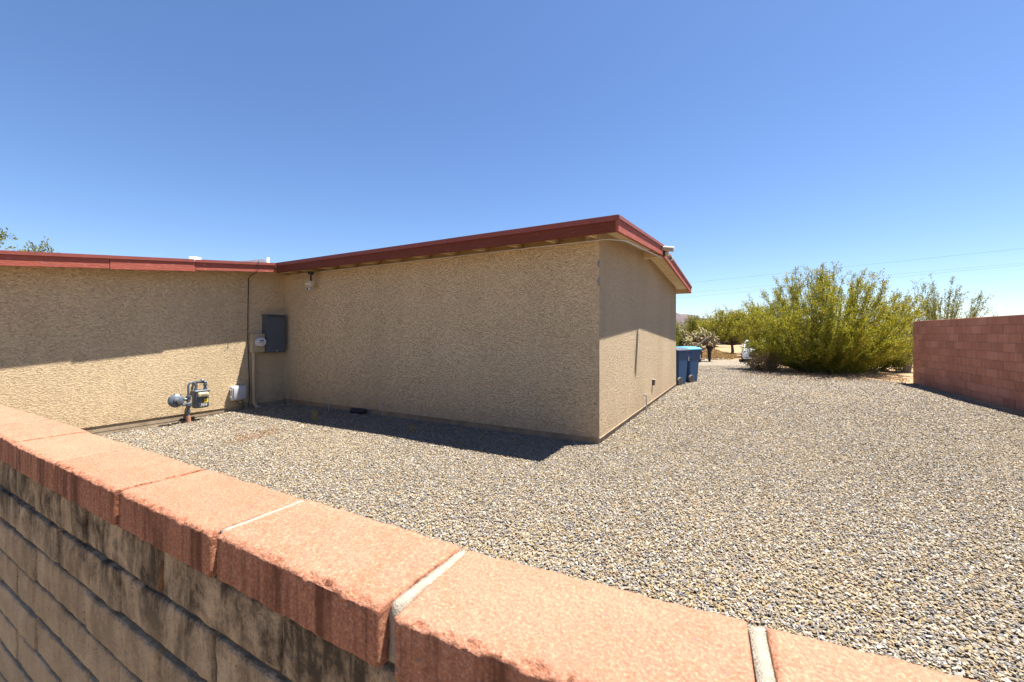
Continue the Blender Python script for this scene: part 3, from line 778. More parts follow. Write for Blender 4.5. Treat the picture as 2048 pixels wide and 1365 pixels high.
for k in range(8):
    a = k * math.pi / 4 + 0.2
    b = MB(); b.lathe([(0.011, -0.012), (0.011, 0.014)], 6, MR @ Matrix.Translation((0.111 * math.cos(a), 0.111 * math.sin(a), 0)))
    b.build('bolt', GREY_METAL, rg)
b = MB(); b.tube([(0.06, -0.195, 0.425), (0.085, -0.185, 0.38), (0.085, -0.185, 0.34)], [0.026, 0.026, 0.022], 10); b.build('vent_spout', BLACK, rg, smooth=True)
b = MB(); b.tube([(0, -0.08, 0.425), (0, 0.0, 0.43)], 0.03, 10); b.build('inlet', GREY_METAL, t, smooth=True)
# looped pipe up and over to the meter
arc = [(0, 0.055 - 0.055 * math.cos(a), 0.66 + 0.06 * math.sin(a)) for a in np.linspace(0, math.pi, 10)]
b = MB(); b.tube([(0, 0, 0.47)] + arc + [(0.0, 0.11, 0.58)], 0.017, 10); b.lathe([(0.03, 0), (0.03, 0.035)], 8, Matrix.Translation((0, 0.11, 0.565)))
b.build('loop_pipe', GREY_METAL, t, smooth=True)
# body of the meter
b = MB(); b.box((-0.085, 0.075, 0.245), (0.075, 0.305, 0.55)); body = b.build('meter_body', GREY_METAL, t, bevel=0.035, seg=4, smooth=True)
b = MB(); b.box((-0.095, 0.065, 0.53), (0.085, 0.315, 0.572)); b.build('top_flange', GREY_METAL, body, bevel=0.015, seg=3, smooth=True)
b = MB(); b.box((0.05, 0.115, 0.272), (0.092, 0.262, 0.47)); b.build('front_plate', PANEL_GREY, body, bevel=0.012, seg=2, smooth=True)
b = MB(); b.box((0.074, 0.105, 0.455), (0.125, 0.275, 0.532)); ix = b.build('index', CREAM, body, bevel=0.02, seg=3, smooth=True)
b = MB()
for k in range(5): b.box((0.1245, 0.145 + k * 0.021, 0.478), (0.1262, 0.158 + k * 0.021, 0.500))
b.build('digit_window', PANEL_GREY, ix)
b = MB(); b.box((0.0925, 0.208, 0.345), (0.0945, 0.272, 0.41)); st = b.build('sticker', YELLOW, body)
b = MB()
for k in range(3): b.box((0.095, 0.218, 0.36 + k * 0.014), (0.0955, 0.258 - 0.008 * k, 0.365 + k * 0.014))
b.build('sticker_print', BLACK, st)
fc = bpy.data.curves.new('chalk_number', 'FONT'); fc.body = '354'; fc.size = 0.07; fc.extrude = 0.0006; fc.shear = 0.15; fc.materials.append(WHITE)
fo = bpy.data.objects.new('chalk_number', fc); COL.objects.link(fo); fo.parent = body
fo.location = (0.0935, 0.145, 0.283); fo.rotation_euler = (math.pi / 2, 0, math.pi / 2)
# outlet
b = MB(); b.tube([(0, 0.265, 0.56), (0, 0.265, 0.68), (0, 0.255, 0.70)], 0.02, 10); b.lathe([(0.032, 0), (0.032, 0.035)], 8, Matrix.Translation((0, 0.265, 0.575)))
b.lathe([(0.03, 0), (0.036, 0.012), (0.03, 0.04)], 8, Matrix.Translation((0, 0.265, 0.64)))
b.tube([(0, 0.285, 0.705), (0, 0.18, 0.71)], 0.022, 10); b.lathe([(0.035, 0), (0.035, 0.02), (0.02, 0.035)], 8, Matrix.Translation((0, 0.22, 0.725)))
b.tube([(0, 0.19, 0.71), (-0.21, 0.17, 0.70)], 0.019, 8); b.tube([(-0.08, 0.16, 0.71), (-0.08, 0.16, 0.52)], 0.016, 8)
b.build('outlet_pipe', GREY_METAL, t, smooth=True)

# floodlight under the eave by the inner corner
t = thing('floodlight', 'beige floodlight with a motion sensor under the eave of the shaded wall', 'floodlight', (-7.72, 5.36, 2.40))
b = MB(); b.lathe([(0.055, 0.33), (0.055, 0.385)], 14); b.build('mount_plate', BLACK, t, smooth=True)
b = MB(); b.tube([(0, 0, 0.34), (0.0, 0.0, 0.20)], 0.018, 8); b.build('arm', BLACK, t, smooth=True)
ax = Matrix.Translation((0.06, 0.0, 0.155)) @ Matrix.Rotation(-math.pi / 2 - 0.08, 4, 'Y')
b = MB(); b.lathe([(0.042, 0), (0.046, 0.02), (0.046, 0.17), (0.05, 0.175), (0.05, 0.185)], 16, ax); lh = b.build('lamp_head', BEIGE_PL, t, smooth=True)
b = MB(); b.lathe([(0.044, 0.1855), (0.03, 0.20)], 16, ax); b.build('lens', LAMP, lh, smooth=True)
b = MB(); b.box((-0.02, -0.04, 0.075), (0.05, 0.03, 0.112)); b.tube([(0.0, 0, 0.08), (-0.03, -0.01, 0.05)], 0.016, 8); b.build('bracket', BEIGE_PL, t, bevel=0.006)
b = MB(); b.box((-0.075, -0.045, -0.005), (-0.005, 0.02, 0.06), Matrix.Rotation(0.35, 4, 'Y')); sn = b.build('sensor', WHITE_PL, t, bevel=0.01, seg=3, smooth=True)
b = MB(); b.box((-0.055, -0.049, 0.0), (-0.03, -0.046, 0.035), Matrix.Rotation(0.35, 4, 'Y')); b.build('sensor_eye', GLASS_D, sn)
# floodlight at the peak of the gable
t = thing('floodlight', 'beige floodlight fixed to the rake board at the peak of the gable', 'floodlight', (XR, 8.18, 2.99))
b = MB(); b.lathe([(0.058, 0.0), (0.058, 0.035), (0.045, 0.045)], 16, Matrix.Translation((0.023, -0.02, 0.03)) @ Matrix.Rotation(math.pi / 2, 4, 'Y')); b.build('mount_plate', BLACK, t, smooth=True)
b = MB(); b.box((0.06, -0.055, -0.02), (0.13, 0.035, 0.06)); b.build('housing', BEIGE_PL, t, bevel=0.012, seg=3, smooth=True)
ax = Matrix.Translation((0.03, -0.05, 0.125)) @ Vector((0.85, -0.05, -0.18)).to_track_quat('Z', 'Y').to_matrix().to_4x4()
b = MB(); b.lathe([(0.04, 0), (0.046, 0.02), (0.048, 0.17), (0.054, 0.178), (0.054, 0.19)], 16, ax); lh = b.build('lamp_head', BEIGE_PL, t, smooth=True)
b = MB(); b.lathe([(0.047, 0.1905), (0.03, 0.2)], 16, ax); b.build('lens', LAMP, lh, smooth=True)
b = MB(); b.tube([(0.08, -0.03, 0.05), (0.09, -0.045, 0.12)], 0.016, 8); b.build('bracket', BEIGE_PL, t, smooth=True)
b = MB(); b.box((0.12, -0.06, -0.085), (0.205, 0.005, -0.02), Matrix.Rotation(0.15, 4, 'Y')); sn = b.build('sensor', BEIGE_PL, t, bevel=0.01, seg=3, smooth=True)
b = MB(); b.box((0.145, -0.0635, -0.07), (0.185, -0.0605, -0.035), Matrix.Rotation(0.15, 4, 'Y')); b.build('sensor_eye', GLASS_D, sn)
# thin conduit feeding it
t = thing('conduit', 'thin pale conduit along the top of the shaded wall and under the rake board', 'conduit', (XA, YA, zr(YA) - UND))
zc = -0.012
b = MB(); b.tube([(-6.6, -0.012, zc), (-3, -0.012, zc), (-0.05, -0.012, zc), (0.05, -0.013, zc), (0.16, -0.0, zc - 0.008), (0.30, 0.09, zc - 0.02), (0.335, 0.2, zc - 0.018), (0.34, 0.6, zc + 0.01), (0.345, 2.62, zr(8.13) - zr(YA) - 0.04)], 0.0085, 8)
b.build('tube', WHITE_PL, t, smooth=True)
b = MB(); b.lathe([(0.0125, -0.02), (0.0125, 0.02)], 8, Matrix.Translation((0.336, 0.28, zc - 0.014)) @ Matrix.Rotation(math.pi / 2, 4, 'X')); b.build('coupling', GALV, t, smooth=True)
# outlet box and stub pipe on the end wall
t = thing('outlet_box', 'small weathered brown outlet box low on the sunlit end wall', 'outlet box', (XA, 9.20, 0.42))
b = MB(); b.box((0.004, -0.035, 0.0), (0.055, 0.035, 0.12)); b.build('box', plain('brown_metal', (0.13, 0.095, 0.065), 0.6), t, bevel=0.006)
b = MB(); b.box((0.0, -0.042, 0.12), (0.066, 0.042, 0.128)); b.build('cover', GALV, t)
t = thing('stub_pipe', 'thin grey pipe rising from the gravel and hooked into the end wall', 'pipe', (XA, 8.30, 0))
b = MB(); b.tube([(0.06, 0, -0.05), (0.06, 0, 0.30), (0.05, 0, 0.325), (0.0, 0, 0.345)], 0.013, 8); b.build('pipe', GALV, t, smooth=True)
# stakes along the shaded wall
lab = ['short thin metal stake nearest the inner corner of the shaded wall', 'thin grey stake between the corner stake and the black pipe', 'dark spotted metal stake to the right of the black pipe']
for (px, py0, py1, m), lb in zip(((587, 790, 808, GALV), (657, 793, 823, GALV), (766, 803, 834, GALV)), lab):
    p = hit(px, py1); p.y = min(p.y, YA - 0.06); h = (py1 - py0) / F * depth(p.x, p.y)
    t = thing('stake', lb, 'stake', p, random.uniform(0, 3), 'metal stakes along the shaded wall')
    b = MB(); b.tube([(0, 0, -0.1), (0.004, 0.002, h * 0.5), (random.uniform(-.012, .012), 0.004, h)], 0.008, 6); b.build('rod', m, t, smooth=True)
# black ribbed pipe against the footing
p = hit(705, 831); p.y = YA - 0.10
t = thing('drain_pipe', 'short black ribbed pipe lying against the foot of the shaded wall', 'pipe', (p.x, p.y, 0.055), 0.08)
prof = []
for k in range(33): prof.append((0.056 if k % 2 else 0.047, -0.17 + k * 0.34 / 32))
b = MB(); b.lathe([(0.02, -0.165)] + prof + [(0.02, 0.165)], 16, Matrix.Rotation(math.pi / 2, 4, 'Y')); b.build('ribbed_tube', BLACK, t, smooth=False)

# ------------------------------------------------------------------ wheeled bins
def bin_proto():
    r = bpy.data.objects.new('wheeled_bin', None); COL.objects.link(r)
    # local +x is the front, wheels at the back (-x)
    def ring(sx0, sx1, sy, z, ch):
        return [Vector(q) for q in ((sx0 + 0.03, -sy, z), (sx1 - ch, -sy, z), (sx1, -sy + ch, z), (sx1, sy - ch, z), (sx1 - ch, sy, z), (sx0 + 0.03, sy, z), (sx0, sy - 0.03, z), (sx0, -sy + 0.03, z))]
    rings = [ring(-0.24, 0.24, 0.235, 0.03, 0.07), ring(-0.27, 0.275, 0.255, 0.35, 0.08), ring(-0.31, 0.31, 0.275, 0.75, 0.09), ring(-0.325, 0.325, 0.285, 0.79, 0.06), ring(-0.34, 0.345, 0.295, 1.0, 0.06)]
    vs = [q for g in rings for q in g]
    fs = [tuple(range(8))[::-1]] + [(i * 8 + k, i * 8 + (k + 1) % 8, (i + 1) * 8 + (k + 1) % 8, (i + 1) * 8 + k) for i in range(4) for k in range(8)] + [tuple(32 + k for k in range(8))]
    b = MB(); b.add(vs, fs); b.build('body', BLUE, r, bevel=0.008)
    b = MB(); b.prism(ring(-0.36, 0.37, 0.315, 0.97, 0.06), (0, 0, 0.045)); b.build('rim', BLUE, r, bevel=0.008)
    lv = ring(-0.385, 0.385, 0.325, 1.018, 0.07) + ring(-0.385, 0.375, 0.315, 1.05, 0.07) + ring(-0.30, 0.22, 0.20, 1.105, 0.07)
    b = MB(); b.add(lv, [tuple(range(8))[::-1]] + [(i * 8 + k, i * 8 + (k + 1) % 8, (i + 1) * 8 + (k + 1) % 8, (i + 1) * 8 + k) for i in range(2) for k in range(8)] + [tuple(16 + k for k in range(8))])
    b.build('lid', BLUE_L, r, bevel=0.008)
    b = MB(); b.tube([(-0.42, -0.22, 1.0), (-0.42, 0.22, 1.0)], 0.018, 8); b.tube([(-0.42, -0.2, 1.0), (-0.34, -0.2, 0.98)], 0.018, 6); b.tube([(-0.42, 0.2, 1.0), (-0.34, 0.2, 0.98)], 0.018, 6); b.build('handle', BLUE, r, smooth=True)
    for sy in (-1, 1):
        Mw = Matrix.Translation((-0.24, sy * 0.275, 0.125)) @ Matrix.Rotation(-sy * math.pi / 2, 4, 'X')
        b = MB(); b.lathe([(0.075, -0.02), (0.12, -0.025), (0.127, -0.01), (0.127, 0.02), (0.12, 0.032), (0.085, 0.034), (0.082, 0.02)], 24, Mw); wh = b.build('wheel', TYRE_GREY, r, smooth=True)
        b = MB(); b.lathe([(0.028, 0.01), (0.028, 0.036)], 10, Mw)
        for k in range(5): b.box((-0.013, 0.02, 0.022), (0.013, 0.083, 0.032), Mw @ Matrix.Rotation(k * 2 * math.pi / 5, 4, 'Z'))
        b.build('spoke', TYRE_GREY, wh)
    # white print on the chamfered front corner: a chasing-arrows triangle and characters
    b = MB()
    n = Vector((1, -1, 0)).normalized(); u = Vector((1, 1, 0)).normalized(); o = Vector((0.318, -0.258, 0.86)) 
    def strip(a, c, w_=0.008):
        a2, c2 = o + u * a[0] + Vector((0, 0, a[1])), o + u * c[0] + Vector((0, 0, c[1])); d = (c2 - a2).normalized(); s_ = n.cross(d) * w_
        b.prism([a2 - s_, c2 - s_, c2 + s_, a2 + s_], n * 0.004)
    T3 = [(-0.035, 0.0), (0.035, 0.0), (0.0, 0.075)]
    for k in range(3):
        a, c = Vector(T3[k]), Vector(T3[(k + 1) % 3]); strip(a.lerp(c, 0.12), a.lerp(c, 0.8))
    for k in range(3):
        z = -0.05 - 0.045 * k
        strip((-0.025, z), (0.02, z + 0.02), 0.007); strip((0.02, z + 0.02), (0.02, z - 0.01), 0.007); strip((-0.025, z - 0.012), (0.028, z - 0.014), 0.006)
    b.build('white_print', WHITE, r)
    return r
b1 = bin_proto()
for ch in b1.children:
    if ch.name.startswith('lid'): ch.data.materials[0] = GREY_LID
b2 = copy_tree(b1)
for ch in b2.children:
    if ch.name.startswith('lid'): ch.data = ch.data.copy(); ch.data.materials[0] = BLUE_L
G = 'blue wheeled bins behind the house corner'
b1.location = (-1.85, 13.32, gz(-1.8, 13.3)); b1.rotation_euler = (0, 0, 1.2)
b2.location = (-1.61, 14.15, gz(-1.6, 14.1)); b2.rotation_euler = (0, 0, 1.14)
tag(b1, 'dark blue wheeled bin with a slate grey lid, right behind the house corner', 'bin', G)
tag(b2, 'dark blue wheeled bin with a bright sky blue lid, farther from the house corner', 'bin', G)

# ------------------------------------------------------------------ plants
def leaf_mesh(name, P, D, size, mats, weights, thin=0.45):
    """Small leaf faces: at points P, roughly along directions D."""
    n = len(P)
    R = rng.normal(size=(n, 3)); R -= (R * D).sum(1)[:, None] * D; R /= np.linalg.norm(R, axis=1)[:, None] + 1e-9
    s = size * (0.55 + 0.9 * rng.random(n))[:, None]
    a = P - D * s * 0.5; c = P + D * s * 0.5; m = P + R * s * thin * 0.5; q = P - R * s * thin * 0.5
    V = np.stack([a, m, c, q], 1).reshape(-1, 3)
    me = bpy.data.meshes.new(name)
    me.vertices.add(4 * n); me.vertices.foreach_set('co', V.ravel())
    me.loops.add(4 * n); me.loops.foreach_set('vertex_index', np.arange(4 * n, dtype=np.int32))
    me.polygons.add(n); me.polygons.foreach_set('loop_start', np.arange(0, 4 * n, 4, dtype=np.int32))
    for mt in mats: me.materials.append(mt)
    me.polygons.foreach_set('material_index', rng.choice(len(mats), n, p=np.array(weights) / sum(weights)).astype(np.int32))
    me.update(); me.validate()
    return me
def unit(v): return v / (np.linalg.norm(v, axis=-1, keepdims=True) + 1e-9)
def shrub(name, label, cat, loc, rx, h, shoots=90, twigs=12, leaves=18, size=0.06, mats=(LEAF_Y, LEAF_G, FLOWER), weights=(6, 3, 1),
          bark=BARK_G, start=0.25, up=0.5, trunk=0.0, base_r=0.35, group=None, ry=None, lean=(0, 0), twig_len=0.5, low=0.0, stem_r=0.022, tilt_pow=0.6, bowl=0.0, spread=0.42):
    t = thing(name, label, cat, loc, 0, group)
    ry = ry or rx
    st = MB(); P, D = [], []
    if trunk:
        st.tube([(0, 0, -0.15), (0.05, 0.02, trunk * 0.5), (0.0, 0.05, trunk)], [stem_r * 4.2, stem_r * 3.3, stem_r * 2.8], 8)
    for k in range(shoots):
        az = rng.random() * 2 * math.pi; f = rng.random() ** tilt_pow
        ex, ey = math.cos(az) * f * rx + lean[0], math.sin(az) * f * ry + lean[1]
        ez = low + (h - low) * math.sqrt(max(0.0, 1 - (f * 0.97) ** 2)) * (0.80 + 0.26 * rng.random())
        if bowl:                                  # wide topped, with a share of low outer shoots
            f = rng.random() ** 0.55; ex, ey = math.cos(az) * f * rx + lean[0], math.sin(az) * f * ry + lean[1]
            ez = h * (1 - bowl * f ** 2.2) * (0.82 + 0.22 * rng.random())
            if rng.random() < 0.5:
                f = 0.62 + 0.34 * rng.random(); ex, ey = math.cos(az) * f * rx + lean[0], math.sin(az) * f * ry + lean[1]
                ez = h * (0.15 + 0.42 * rng.random())
        br = base_r * rng.random()
        p0 = np.array([math.cos(az) * br, math.sin(az) * br, trunk if trunk else -0.05])
        p2 = np.array([ex, ey, max(ez, trunk * 0.8 + 0.1)])
        p1 = p0 * 0.45 + p2 * 0.55; p1[2] = p0[2] + (p2[2] - p0[2]) * (0.5 - 0.30 * up * f); p1[:2] = p0[:2] + (p2[:2] - p0[:2]) * (0.5 + 0.25 * up)
        tt = np.linspace(0, 1, 7)[:, None]
        C = p0 * (1 - tt) ** 2 + p1 * 2 * tt * (1 - tt) + p2 * tt ** 2 + rng.normal(size=(7, 3)) * 0.03 * h / 4 * tt
        L = np.linalg.norm(p2 - p0)
        st.tube([Vector(c) for c in C], [stem_r * (1 - 0.82 * float(q)) for q in tt[:, 0]], 4, False)
        m = leaves; u_ = start + (1 - start) * rng.random(m * 2)
        i_ = np.minimum(5, (u_ * 6).astype(int)); f_ = (u_ * 6 - i_)[:, None]
        P.append(C[i_] * (1 - f_) + C[i_ + 1] * f_ + rng.normal(size=(m * 2, 3)) * size * 0.7)
        D.append(unit(unit(C[i_ + 1] - C[i_]) + rng.normal(size=(m * 2, 3)) * 0.6))
        for q in range(twigs):
            u = start + (1 - start) * rng.random() ** 0.8
            i = min(5, int(u * 6)); fr = u * 6 - i
            b0 = C[i] * (1 - fr) + C[i + 1] * fr; d0 = unit(C[i + 1] - C[i])
            d = unit(d0 + rng.normal(size=3) * spread + np.array([0, 0, 0.25 * up]))
            l = twig_len * (0.45 + 0.8 * rng.random()) * (1.15 - 0.5 * u)
            b1_ = b0 + d * l
            st.tube([Vector(b0), Vector(b1_)], [stem_r * 0.3, stem_r * 0.12], 3, False)
            m = leaves
            w_ = rng.random(m)[:, None] ** 0.8
            P.append(b0 + (b1_ - b0) * w_ + rng.normal(size=(m, 3)) * size * 0.8)
            D.append(unit(d + rng.normal(size=(m, 3)) * 0.7))
    st.build('trunk' if trunk else 'stems', bark, t)
    P, D = np.concatenate(P), np.concatenate(D)
    ok = P[:, 2] > 0.02
    link('crown', leaf_mesh('crown', P[ok], D[ok], size, mats, weights), t)
    return t

p = hit(1645, 742); 
shrub('palo_verde_bush', 'big yellow green flowering bush with upswept branches left of the red wall', 'bush', ground_at(1646, 16.7), 3.05, 4.12, 340, 20, 30, 0.053,
      (LEAF_Y, LEAF_G, FLOWER), (7.0, 1.8, 1.3), up=0.45, start=0.16, base_r=0.7, twig_len=0.5, bowl=0.42, spread=0.40)
# low green skirt at the foot of the big bush
shrub('desert_shrub', 'low darker green shrub at the front foot of the big yellow green bush', 'bush', ground_at(1660, 16.2), 1.1, 0.95, 40, 10, 20, 0.075,
      (LEAF_G, LEAF_Y, LEAF_D), (6, 2, 2), up=0.2, start=0.15, base_r=0.4, twig_len=0.35)
shrub('desert_shrub', 'green shrub spreading low at the right foot of the big bush', 'bush', ground_at(1742, 17.2), 1.5, 1.9, 70, 12, 22, 0.075,
      (LEAF_G, LEAF_Y, LEAF_D), (5, 3, 2), up=0.3, start=0.15, base_r=0.4, twig_len=0.4)
shrub('dry_shrub', 'dry brown shrub at the left foot of the big bush in front of the car', 'bush', ground_at(1532, 17.0), 0.75, 0.75, 50, 8, 12, 0.06,
      (DEAD, DRY, LEAF_D), (5, 2, 1), bark=BARK, up=0.1, start=0.1, base_r=0.3, twig_len=0.3, stem_r=0.01)
# beside and behind the red wall
shrub('palo_verde_tree', 'sparse pale green tree rising behind the red block wall', 'tree', ground_at(1880, 19.0), 2.15, 3.95, 60, 13, 15, 0.06,
      (LEAF_Y, LEAF_D), (4, 5), up=0.7, start=0.3, trunk=0.7, base_r=0.15, twig_len=0.55, stem_r=0.02)
shrub('palo_verde_tree', 'thin pale green tree between the big bush and the red wall', 'tree', ground_at(1800, 20.5), 1.35, 3.5, 60, 12, 15, 0.065,
      (LEAF_Y, LEAF_D), (5, 5), up=0.6, start=0.2, trunk=0.4, base_r=0.2, twig_len=0.5, stem_r=0.02)
shrub('dead_bush', 'tangled bush with bare grey twigs beside the end of the red wall', 'bush', ground_at(1808, 16.6), 0.62, 1.75, 50, 9, 8, 0.06,
      (LEAF_D, LEAF_Y, DEAD), (4, 3, 4), bark=plain('bleached_twig', (0.34, 0.28, 0.20), 0.9), up=0.3, start=0.2, base_r=0.25, twig_len=0.4, stem_r=0.014)
shrub('palo_verde_tree', 'wispy tree tips showing over the red wall near the right edge', 'tree', ground_at(1990, 24.0), 1.2, 2.35, 22, 6, 6, 0.06,
      (LEAF_D, LEAF_Y), (5, 4), up=0.8, start=0.4, trunk=0.5, base_r=0.1, twig_len=0.5, stem_r=0.015)
# left of the bush, farther off
shrub('mesquite_tree', 'broad olive tree with a forked trunk beyond the gravel left of the car', 'tree', ground_at(1464, 36.0), 3.1, 3.9, 95, 14, 18, 0.12,
      (LEAF_Y, LEAF_D, FLOWER), (7, 4, 1), bark=BARK, up=0.5, start=0.3, trunk=1.0, base_r=0.3, twig_len=0.9, low=1.0, stem_r=0.035)
shrub('mesquite_tree', 'olive tree right behind the car and left of the big bush', 'tree', ground_at(1525, 40.0), 3.4, 4.4, 90, 14, 18, 0.13,
      (LEAF_Y, LEAF_D, FLOWER), (7, 4, 1), bark=BARK, up=0.6, start=0.25, trunk=0.9, base_r=0.3, twig_len=0.9, low=0.8, stem_r=0.035)
for k, (px, Y, R, H, lb) in enumerate(((1388, 52, 2.2, 4.2, 'feathery green tree behind the pale cacti, nearest the hill slope'),
                                       (1408, 58, 2.4, 4.0, 'dull green tree behind the tallest pale cactus'),
                                       (1428, 62, 3.0, 3.7, 'low dull green tree behind the right hand cactus and the sign'),
                                       (1580, 60, 6.0, 4.5, 'green tree far behind the big bush'))):
    shrub('desert_tree', lb, 'tree', ground_at(px, Y), R, H, 60, 10, 12, 0.16, (LEAF_D, LEAF_Y, LEAF_G), (5, 3, 3), bark=BARK, up=0.5, start=0.25, trunk=0.7, twig_len=0.8, low=0.6, stem_r=0.03, group='trees beyond the cacti')
shrub('ironwood_tree', 'narrow green tree showing just past the house corner above the bins', 'tree', ground_at(1343, 30), 0.95, 3.0, 70, 12, 14, 0.10,
      (LEAF_G, LEAF_Y, LEAF_D), (4, 5, 2), bark=BARK, up=0.5, start=0.1, trunk=0.3, base_r=0.2, twig_len=0.5, low=0.2)
shrub('shade_tree', 'leafy tree whose crown shows above the roof at the left edge', 'tree', (-29.2, 1.75, 0), 4.3, 7.35, 130, 15, 20, 0.13,
      (LEAF_G, LEAF_D, LEAF_Y), (5, 5, 0.3), bark=BARK, up=-0.2, start=0.3, trunk=2.6, base_r=0.3, twig_len=0.9, low=2.6, stem_r=0.05)
shrub('shade_tree', 'small treetop just showing over the roof right of the left edge', 'tree', (-32.6, 6.9, 0), 1.5, 6.15, 40, 10, 16, 0.12,
      (LEAF_G, LEAF_D), (5, 5), bark=BARK, up=-0.1, start=0.3, trunk=3.0, base_r=0.2, twig_len=0.6, low=3.5, stem_r=0.04)
# cholla cacti
def cholla(label, px, Y, h, r, n=90):
    t = thing('cholla_cactus', label, 'cactus', ground_at(px, Y), rng.random() * 6, 'pale cholla cacti beyond the dry weeds')
    tr = MB(); cr = MB()
    for k in range(7):
        az = k * 0.9 + rng.random(); l = r * (0.3 + 0.6 * rng.random()); z = h * (0.5 + 0.3 * rng.random())
        tr.tube([(0, 0, -0.1), (l * 0.25 * math.cos(az), l * 0.25 * math.sin(az), z * 0.6), (l * math.cos(az), l * math.sin(az), z)], [0.07, 0.06, 0.04], 6)
    for k in range(n):
        v = unit(rng.normal(size=3)); v[2] = abs(v[2]) * 1.0 - 0.25
        c = np.array([v[0] * r, v[1] * r, h * 0.70 + v[2] * h * 0.34]) * (0.75 + 0.3 * rng.random())
        d = unit(v + rng.normal(size=3) * 0.8); l = 0.16 + 0.14 * rng.random(); w_ = 0.045 + 0.02 * rng.random()
        c0 = Vector(c); cr.mi = 1 if v[2] < 0.25 * rng.random() + 0.1 else 0
        cr.tube([c0, c0 + Vector(d) * l * 0.25, c0 + Vector(d) * l * 0.75, c0 + Vector(d) * l], [w_ * 0.5, w_, w_, w_ * 0.4], 6)
    tr.build('trunk', CHOLLA_T, t); cr.build('crown', [CHOLLA, DEAD], t)
cholla('pale cactus nearest the house corner, with a thin dark trunk', 1370, 29.5, 2.25, 0.34, 90)
cholla('low round pale cactus in front between the taller cacti', 1381, 28.5, 1.70, 0.36, 110)
cholla('tallest and widest pale cactus in the middle of the cactus row', 1400, 29.8, 2.35, 0.62, 210)
cholla('pale cactus at the right end of the cactus row beside the sign', 1419, 29.5, 2.15, 0.48, 130)
cholla('small pale cactus half hidden at the foot of the widest cactus', 1398, 28.6, 1.35, 0.25, 40)
t = thing('fallen_branch', 'dark fallen cactus branch leaning out over the dry weeds', 'branch', ground_at(1388, 26.0))
pa, pb = at(1386, 26.0, py=698), at(1418, 27.2, py=672)
b = MB(); q = t.location
b.tube([pa - q, (pa + pb) / 2 - q + Vector((0, 0, -0.04)), pb - q], [0.05, 0.055, 0.03], 6); b.build('limb', CHOLLA_T, t)
# dry weeds: one mass nobody could count
def weeds(name, poly_px, n, h, mats, wts, label, size=0.16):
    P, D = [], []
    pts = [hit(*q) for q in poly_px]; poly = [(v.x, v.y) for v in pts]
    xs, ys = [v[0] for v in poly], [v[1] for v in poly]
    while len(P) < n:
        x, y = random.uniform(min(xs), max(xs)), random.uniform(min(ys), max(ys))
        if not in_poly(x, y, poly): continue
        pxx = CX + F * (CA * x + SA * y) / depth(x, y)
        hh = h * (1.2 - 0.85 * ss(1395, 1472, pxx) if h > 0.3 else 1) * (0.55 + 0.6 * mnoise.noise(Vector((x * 0.9, y * 0.9, 1))) + 0.25)
        P.append((x, y, gz(x, y) + max(0.03, hh) * random.random() ** 0.7)); D.append((random.gauss(0, 0.6), random.gauss(0, 0.6), 1))
    P, D = np.array(P), unit(np.array(D))
    o = link(name, leaf_mesh(name, P, D, size, mats, wts, 0.16))
    return tag(o, label, 'weeds', kind='stuff')
weeds('dry_weeds', ((1325, 722), (1400, 721), (1466, 719.5), (1474, 717.5), (1462, 714), (1400, 712.5), (1325, 712.5)), 26000, 1.0, (DRY, DEAD, LEAF_D), (6, 3, 0.5), 'bank of dry straw coloured weeds behind the wheeled bins')
weeds('dry_weeds', ((1490, 752), (1560, 764), (1650, 767), (1740, 766), (1800, 772), (1822, 766), (1800, 752), (1700, 750), (1600, 742), (1500, 738)), 1500, 0.08, (DEAD, DRY), (5, 2), 'brown twig litter under the big bush', 0.10)
# small weeds in the gravel
def sprout(px, py, h, label, n=40, mats=(FLOWER, LEAF_Y), w_=(3, 4)):
    p = hit(px, py); t = thing('weed', label, 'weed', p, 0, 'small weeds in the gravel')
    st = MB(); P, D = [], []
    for k in range(4):
        e_ = Vector((random.uniform(-.3, .3) * h, random.uniform(-.3, .3) * h, h * random.uniform(0.6, 1)))
        st.tube([(0, 0, -0.02), e_ * 0.5, e_], [0.004, 0.003, 0.002], 4)
        for q in range(n // 4):
            u = random.uniform(0.25, 1); P.append(e_ * u); D.append((random.gauss(0, 1), random.gauss(0, 1), 0.6))
    st.build('stem', LEAF_Y, t)
    link('leaf', leaf_mesh('leaf', np.array(P, dtype=float), unit(np.array(D, dtype=float)), 0.045, mats, w_), t)
sprout(631, 846, 0.24, 'taller yellow green weed in the shade near the inner corner', 44)
sprout(823, 867, 0.15, 'small straw yellow weed in the middle of the wall shadow', 36, (DRY, FLOWER))
sprout(1270, 878, 0.06, 'tiny green weed at the foot of the end wall', 14)
# bare reddish streak of old leaves on the gravel
weeds('leaf_litter', ((440, 893), (500, 886), (575, 862), (560, 858), (480, 872)), 800, 0.02, (plain('rust_leaf', (0.30, 0.13, 0.05), 0.8), DEAD), (3, 2), 'rust coloured leaf litter streaked over the gravel near the gas meter', 0.035)
